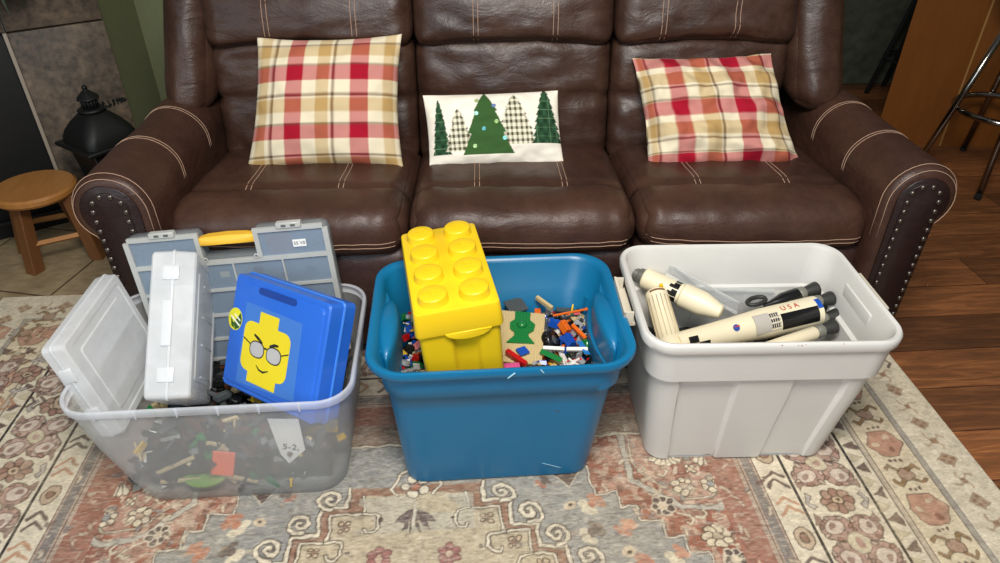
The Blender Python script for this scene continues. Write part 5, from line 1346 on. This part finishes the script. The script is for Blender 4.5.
text_obj('label_text', '55 V0', 0.0125, 0.0003, mk, lb_, Matrix.Translation((0.183, -0.050, 0.0012)))
for (x, y, c) in ((-0.03, -0.125, 'tan'), (-0.10, -0.14, 'dark grey'), (0.20, -0.13, 'dark grey'), (0.06, -0.12, 'brown'), (-0.2, -0.12, 'blue')):
    plabel(nbox('small_part', (x - 0.012, x + 0.012, y - 0.008, y + 0.008, -0.0055, -0.0045), BM_[c], og), c + ' piece in a compartment')

# ================================================================= WHITE BIN CONTENTS
CL3 = ['black'] * 7 + ['dark grey'] * 3 + ['tan'] * 2 + ['brown'] * 3
def zt3(x, y): return 0.235 + 0.05 * max(0, 0.62 - x) / 0.15 * 0.4 + 0.01 * noise.noise(Vector((x * 9, y * 9, 6)))
fill_mesh('toy_model_parts', 0.50, 0.90, 1.235, 1.50, 0.03, zt3, 90, 'heap of dark toy model parts under the rockets in the off-white bin', 'toy bricks', 0.14, CL3, 1.3, 21)
M['rocket'] = plastic('rocket_cream', '#e9ddbd', 0.4); M['rblack'] = BM_['black']; M['rgrey'] = plastic('engine_grey', '#2c2c29', 0.5)
def axis_m(p0, p1, up=(0, 0, 1)):
    p0, p1 = Vector(p0), Vector(p1); x = (p1 - p0).normalized(); y = Vector(up).cross(x).normalized(); z = x.cross(y)
    return basis(x, y, z, p0), (p1 - p0).length
def patch(r, x0, x1, a0, a1, dr=0.0006, n=10):
    """curved panel hugging a hull of radius r: from x0 to x1 over angles a0..a1 (0 = up, + towards -y)"""
    b = bmesh.new(); A_, B_, C_, D_ = [], [], [], []
    for i in range(n + 1):
        a = a0 + (a1 - a0) * i / n; y, z = -sin(a), cos(a)
        A_.append(b.verts.new((x0, y * (r + dr), z * (r + dr)))); B_.append(b.verts.new((x1, y * (r + dr), z * (r + dr))))
        C_.append(b.verts.new((x0, y * (r - .001), z * (r - .001)))); D_.append(b.verts.new((x1, y * (r - .001), z * (r - .001))))
    for i in range(n):
        b.faces.new((A_[i], A_[i + 1], B_[i + 1], B_[i])); b.faces.new((C_[i], D_[i], D_[i + 1], C_[i + 1]))
        b.faces.new((A_[i], C_[i], C_[i + 1], A_[i + 1])); b.faces.new((B_[i], B_[i + 1], D_[i + 1], D_[i]))
    b.faces.new((A_[0], B_[0], D_[0], C_[0])); b.faces.new((A_[n], C_[n], D_[n], B_[n])); return b
rm, RL = axis_m((0.535, 1.335, 0.302), (0.968, 1.435, 0.318))
rk = thing('toy_rocket', 'long cream toy rocket with black panels and red letters, lying frontmost in the off-white bin', 'toy rocket', mat=rm)
RR = 0.040
bm = bmesh.new(); lathe(bm, [(0.026, 0), (0.028, 0.002), (0.030, 0.06), (0.0345, 0.16), (0.040, 0.24), (0.0405, 0.245), (0.0405, 0.40), (0.036, 0.403)], 28, 'X'); link_mesh('hull', bm, M['rocket'], rk, ang=40)
for k in range(24):
    pass
plabel(link_mesh('black_panel', patch(0.0405, 0.275, 0.385, radians(28), radians(88)), M['rblack'], rk, False), 'black hull panel facing the front')
plabel(link_mesh('black_panel', patch(0.0405, 0.245, 0.330, radians(-60), radians(-32)), M['rblack'], rk, False), 'black hull stripe at the back')
plabel(link_mesh('grey_stripe', patch(0.0405, 0.20, 0.272, radians(10), radians(85), -0.0001), plastic('panel_line', '#b8b2a8', 0.6), rk, False), 'grey marked panel')
for i in range(4):
    for j in range(3):
        a = radians(18 + 20 * j); plabel(link_mesh('panel_mark', patch(0.0406, 0.245 + 0.007 * i * .9, 0.2485 + 0.007 * i * .9, a, a + radians(13)), M['rgrey'], rk, False), 'small dark printed mark')
plabel(link_mesh('black_square', patch(0.0335, 0.02, 0.045, radians(30), radians(60), -0.0025), M['rblack'], rk, False), 'black square by the nose end')
plabel(link_mesh('black_square', patch(0.0335, 0.045, 0.075, radians(62), radians(95), -0.002), M['rblack'], rk, False), 'black square by the nose end')
mr = plastic('letter_red', '#c03a2c', 0.5)
a = radians(8)
for k, ch in enumerate('USA'):
    mt = Matrix.Rotation(a, 4, 'X') @ Matrix.Translation((0.292 + 0.019 * k, 0, 0.0413)) @ Matrix.Rotation(-pi / 2 * 0, 4, 'Z')
    plabel(text_obj('hull_letter', ch, 0.021, 0.0004, mr, rk, mt), 'red letter ' + ch)
bm = bmesh.new(); lathe(bm, [(0.009, 0), (0.009, 0.0006)], 16); e1 = link_mesh('round_emblem', bm, plastic('emblem_blue', '#2a4f9c', 0.4), rk, False); e1.matrix_local = Matrix.Rotation(radians(38), 4, 'X') @ Matrix.Translation((0.150, 0, 0.0345))
bm = bmesh.new(); prism(bm, [(-0.010, 0.002), (0.009, 0.006), (0.010, 0.001)], 0.0005, 0.0012); link_mesh('swoosh', bm, mr, e1, False)
plabel(link_mesh('blue_cap', patch(0.0405, 0.386, 0.399, radians(0), radians(40), 0.0012), BM_['blue'], rk, False), 'small blue patch')
def engine(par, loc, ax=(1, 0, 0), sc=1.0):
    bm = bmesh.new(); lathe(bm, [(0.012, -0.012), (0.0155, -0.01), (0.0155, 0.006), (0.0135, 0.008)], 16, 'X'); g = link_mesh('engine_collar', bm, plastic('collar_grey', '#77776c', 0.5), par)
    bm = bmesh.new(); lathe(bm, [(0.0115, 0.006), (0.013, 0.010), (0.015, 0.022), (0.0175, 0.034), (0.018, 0.040), (0.0145, 0.040), (0.012, 0.030), (0.002, 0.028)], 18, 'X'); link_mesh('nozzle', bm, M['rgrey'], g)
    g.location = loc; g.scale = (sc,) * 3; return g
engine(rk, (0.412, 0.012, 0.020), sc=1.08); engine(rk, (0.412, -0.022, -0.012), sc=1.08); engine(rk, (0.412, 0.026, -0.018), sc=1.0)
# dark booster rocket behind
bm_, BL_ = axis_m((0.800, 1.455, 0.318), (0.945, 1.488, 0.336))
bk_ = thing('toy_booster', 'black and grey toy rocket booster lying behind the long cream rocket', 'toy rocket', mat=bm_)
bm = bmesh.new(); lathe(bm, [(0.004, 0), (0.012, 0.03), (0.020, 0.055), (0.022, 0.10), (0.018, 0.105)], 14, 'X'); link_mesh('hull', bm, M['rblack'], bk_, ang=30)
bm = bmesh.new(); box(bm, 0.0, 0.10, -0.024, -0.017, -0.004, 0.004); plabel(link_mesh('white_stripe', bm, M['rocket'], bk_, False), 'white stripe along the booster')
engine(bk_, (0.112, 0, 0.004), sc=1.15)
bm = bmesh.new(); tube(bm, [(-0.01 + 0.026 * cos(q), 0.02 + 0.014 * sin(q), 0.006) for q in np.linspace(0, 2 * pi, 19)[:-1]], 0.006, 7, True); plabel(link_mesh('loop', bm, M['rgrey'], bk_), 'dark grey ring piece')
# lower booster at the front wall
bm_, _ = axis_m((0.745, 1.300, 0.300), (0.915, 1.352, 0.312))
b3 = thing('toy_booster', 'slim cream toy booster with dark nozzle at the front wall under the long rocket', 'toy rocket', mat=bm_)
bm = bmesh.new(); lathe(bm, [(0.010, 0), (0.017, 0.01), (0.0175, 0.15), (0.014, 0.155)], 16, 'X'); link_mesh('hull', bm, M['rocket'], b3, ang=40); engine(b3, (0.168, 0, 0), sc=1.1)
# upper left stage
bm_, UL = axis_m((0.500, 1.560, 0.352), (0.672, 1.418, 0.330))
us = thing('toy_rocket_stage', 'cream toy rocket stage with black checked band at the back left of the off-white bin', 'toy rocket', mat=bm_)
bm = bmesh.new(); lathe(bm, [(0.024, 0.0), (0.028, 0.004), (0.0285, 0.105), (0.0275, 0.11), (0.033, 0.115), (0.033, 0.17), (0.018, 0.222), (0.012, 0.225)], 26, 'X'); link_mesh('hull', bm, M['rocket'], us, ang=40)
for k in range(5): plabel(link_mesh('black_band', patch(0.0288, 0.088, 0.104, radians(-80 + 42 * k), radians(-80 + 42 * k + 36)), M['rblack'], us, False), 'black band segment')
for k in range(3): plabel(link_mesh('black_band', patch(0.0288, 0.078, 0.090, radians(20 + 40 * k), radians(20 + 40 * k + 20)), M['rblack'], us, False), 'black band segment')
bm = bmesh.new(); lathe(bm, [(0.014, -0.034), (0.021, -0.030), (0.019, -0.016), (0.022, -0.012), (0.022, 0.0)], 16, 'X'); plabel(link_mesh('nozzle', bm, plastic('nozzle_grey', '#5a5a52', 0.5), us, ang=30), 'grey engine nozzle')
# lower left ribbed stage
bm_, LLn = axis_m((0.520, 1.500, 0.340), (0.522, 1.300, 0.285))
ls = thing('toy_rocket_stage', 'cream ribbed toy rocket stage standing against the left wall of the off-white bin', 'toy rocket', mat=bm_)
bm = bmesh.new(); lathe(bm, [(0.026, 0.0), (0.030, 0.003), (0.030, 0.02), (0.0285, 0.022), (0.0285, 0.155), (0.030, 0.157), (0.030, 0.20), (0.028, 0.205)], 28, 'X'); hl = link_mesh('hull', bm, M['rocket'], ls, ang=40)
bm = bmesh.new()
for k in range(16): a = 2 * pi * k / 16; tube(bm, [(0.022, 0.0287 * cos(a), 0.0287 * sin(a)), (0.155, 0.0287 * cos(a), 0.0287 * sin(a))], 0.0012, 4)
link_mesh('rib_lines', bm, plastic('rib_tan', '#cdbb95', 0.5), ls)
plabel(link_mesh('brown_mark', patch(0.030, 0.006, 0.012, radians(-30), radians(50)), plastic('mark_brown', '#7a5b3c', 0.6), ls, False), 'thin brown stripe'); bm = bmesh.new(); box(bm, -0.006, 0.004, 0.004, 0.012, 0.024, 0.034); plabel(link_mesh('yellow_tip', bm, BM_['yellow'], ls, False), 'tiny yellow piece')
# clear panels
M['clearpanel'] = frosted('clear_panel', '#dfe0dc', 0.22, 0.12, 8, 0.04)
bm_, _ = axis_m((0.575, 1.540, 0.372), (0.745, 1.455, 0.300))
cpn = thing('plastic_sheet', 'long clear plastic panel lying across behind the cream rocket stage', 'plastic panel', mat=bm_)
nbox('panel', (-0.02, 0.19, -0.018, 0.030, -0.001, 0.001), M['clearpanel'], cpn)
for y in (-0.018, 0.030): plabel(nbox('edge', (-0.02, 0.19, y - 0.001, y + 0.001, -0.004, 0.004), frosted('clear_edge', '#f1f2ee', 0.6, 0.1), cpn), 'bright panel edge')
bm_, _ = axis_m((0.660, 1.528, 0.312), (0.86, 1.512, 0.305))
cp2 = thing('clear_tray', 'shallow clear plastic tray resting behind the long cream rocket near the back wall', 'plastic tray', mat=bm_)
nbox('tray_base', (0, 0.2, -0.035, 0.02, -0.001, 0.001), M['clearpanel'], cp2); plabel(nbox('tray_edge', (0, 0.2, 0.018, 0.02, -0.001, 0.01), frosted('tray_edge_plastic', '#f1f2ee', 0.6, 0.1), cp2), 'bright tray edge')
bpy.context.view_layer.update()
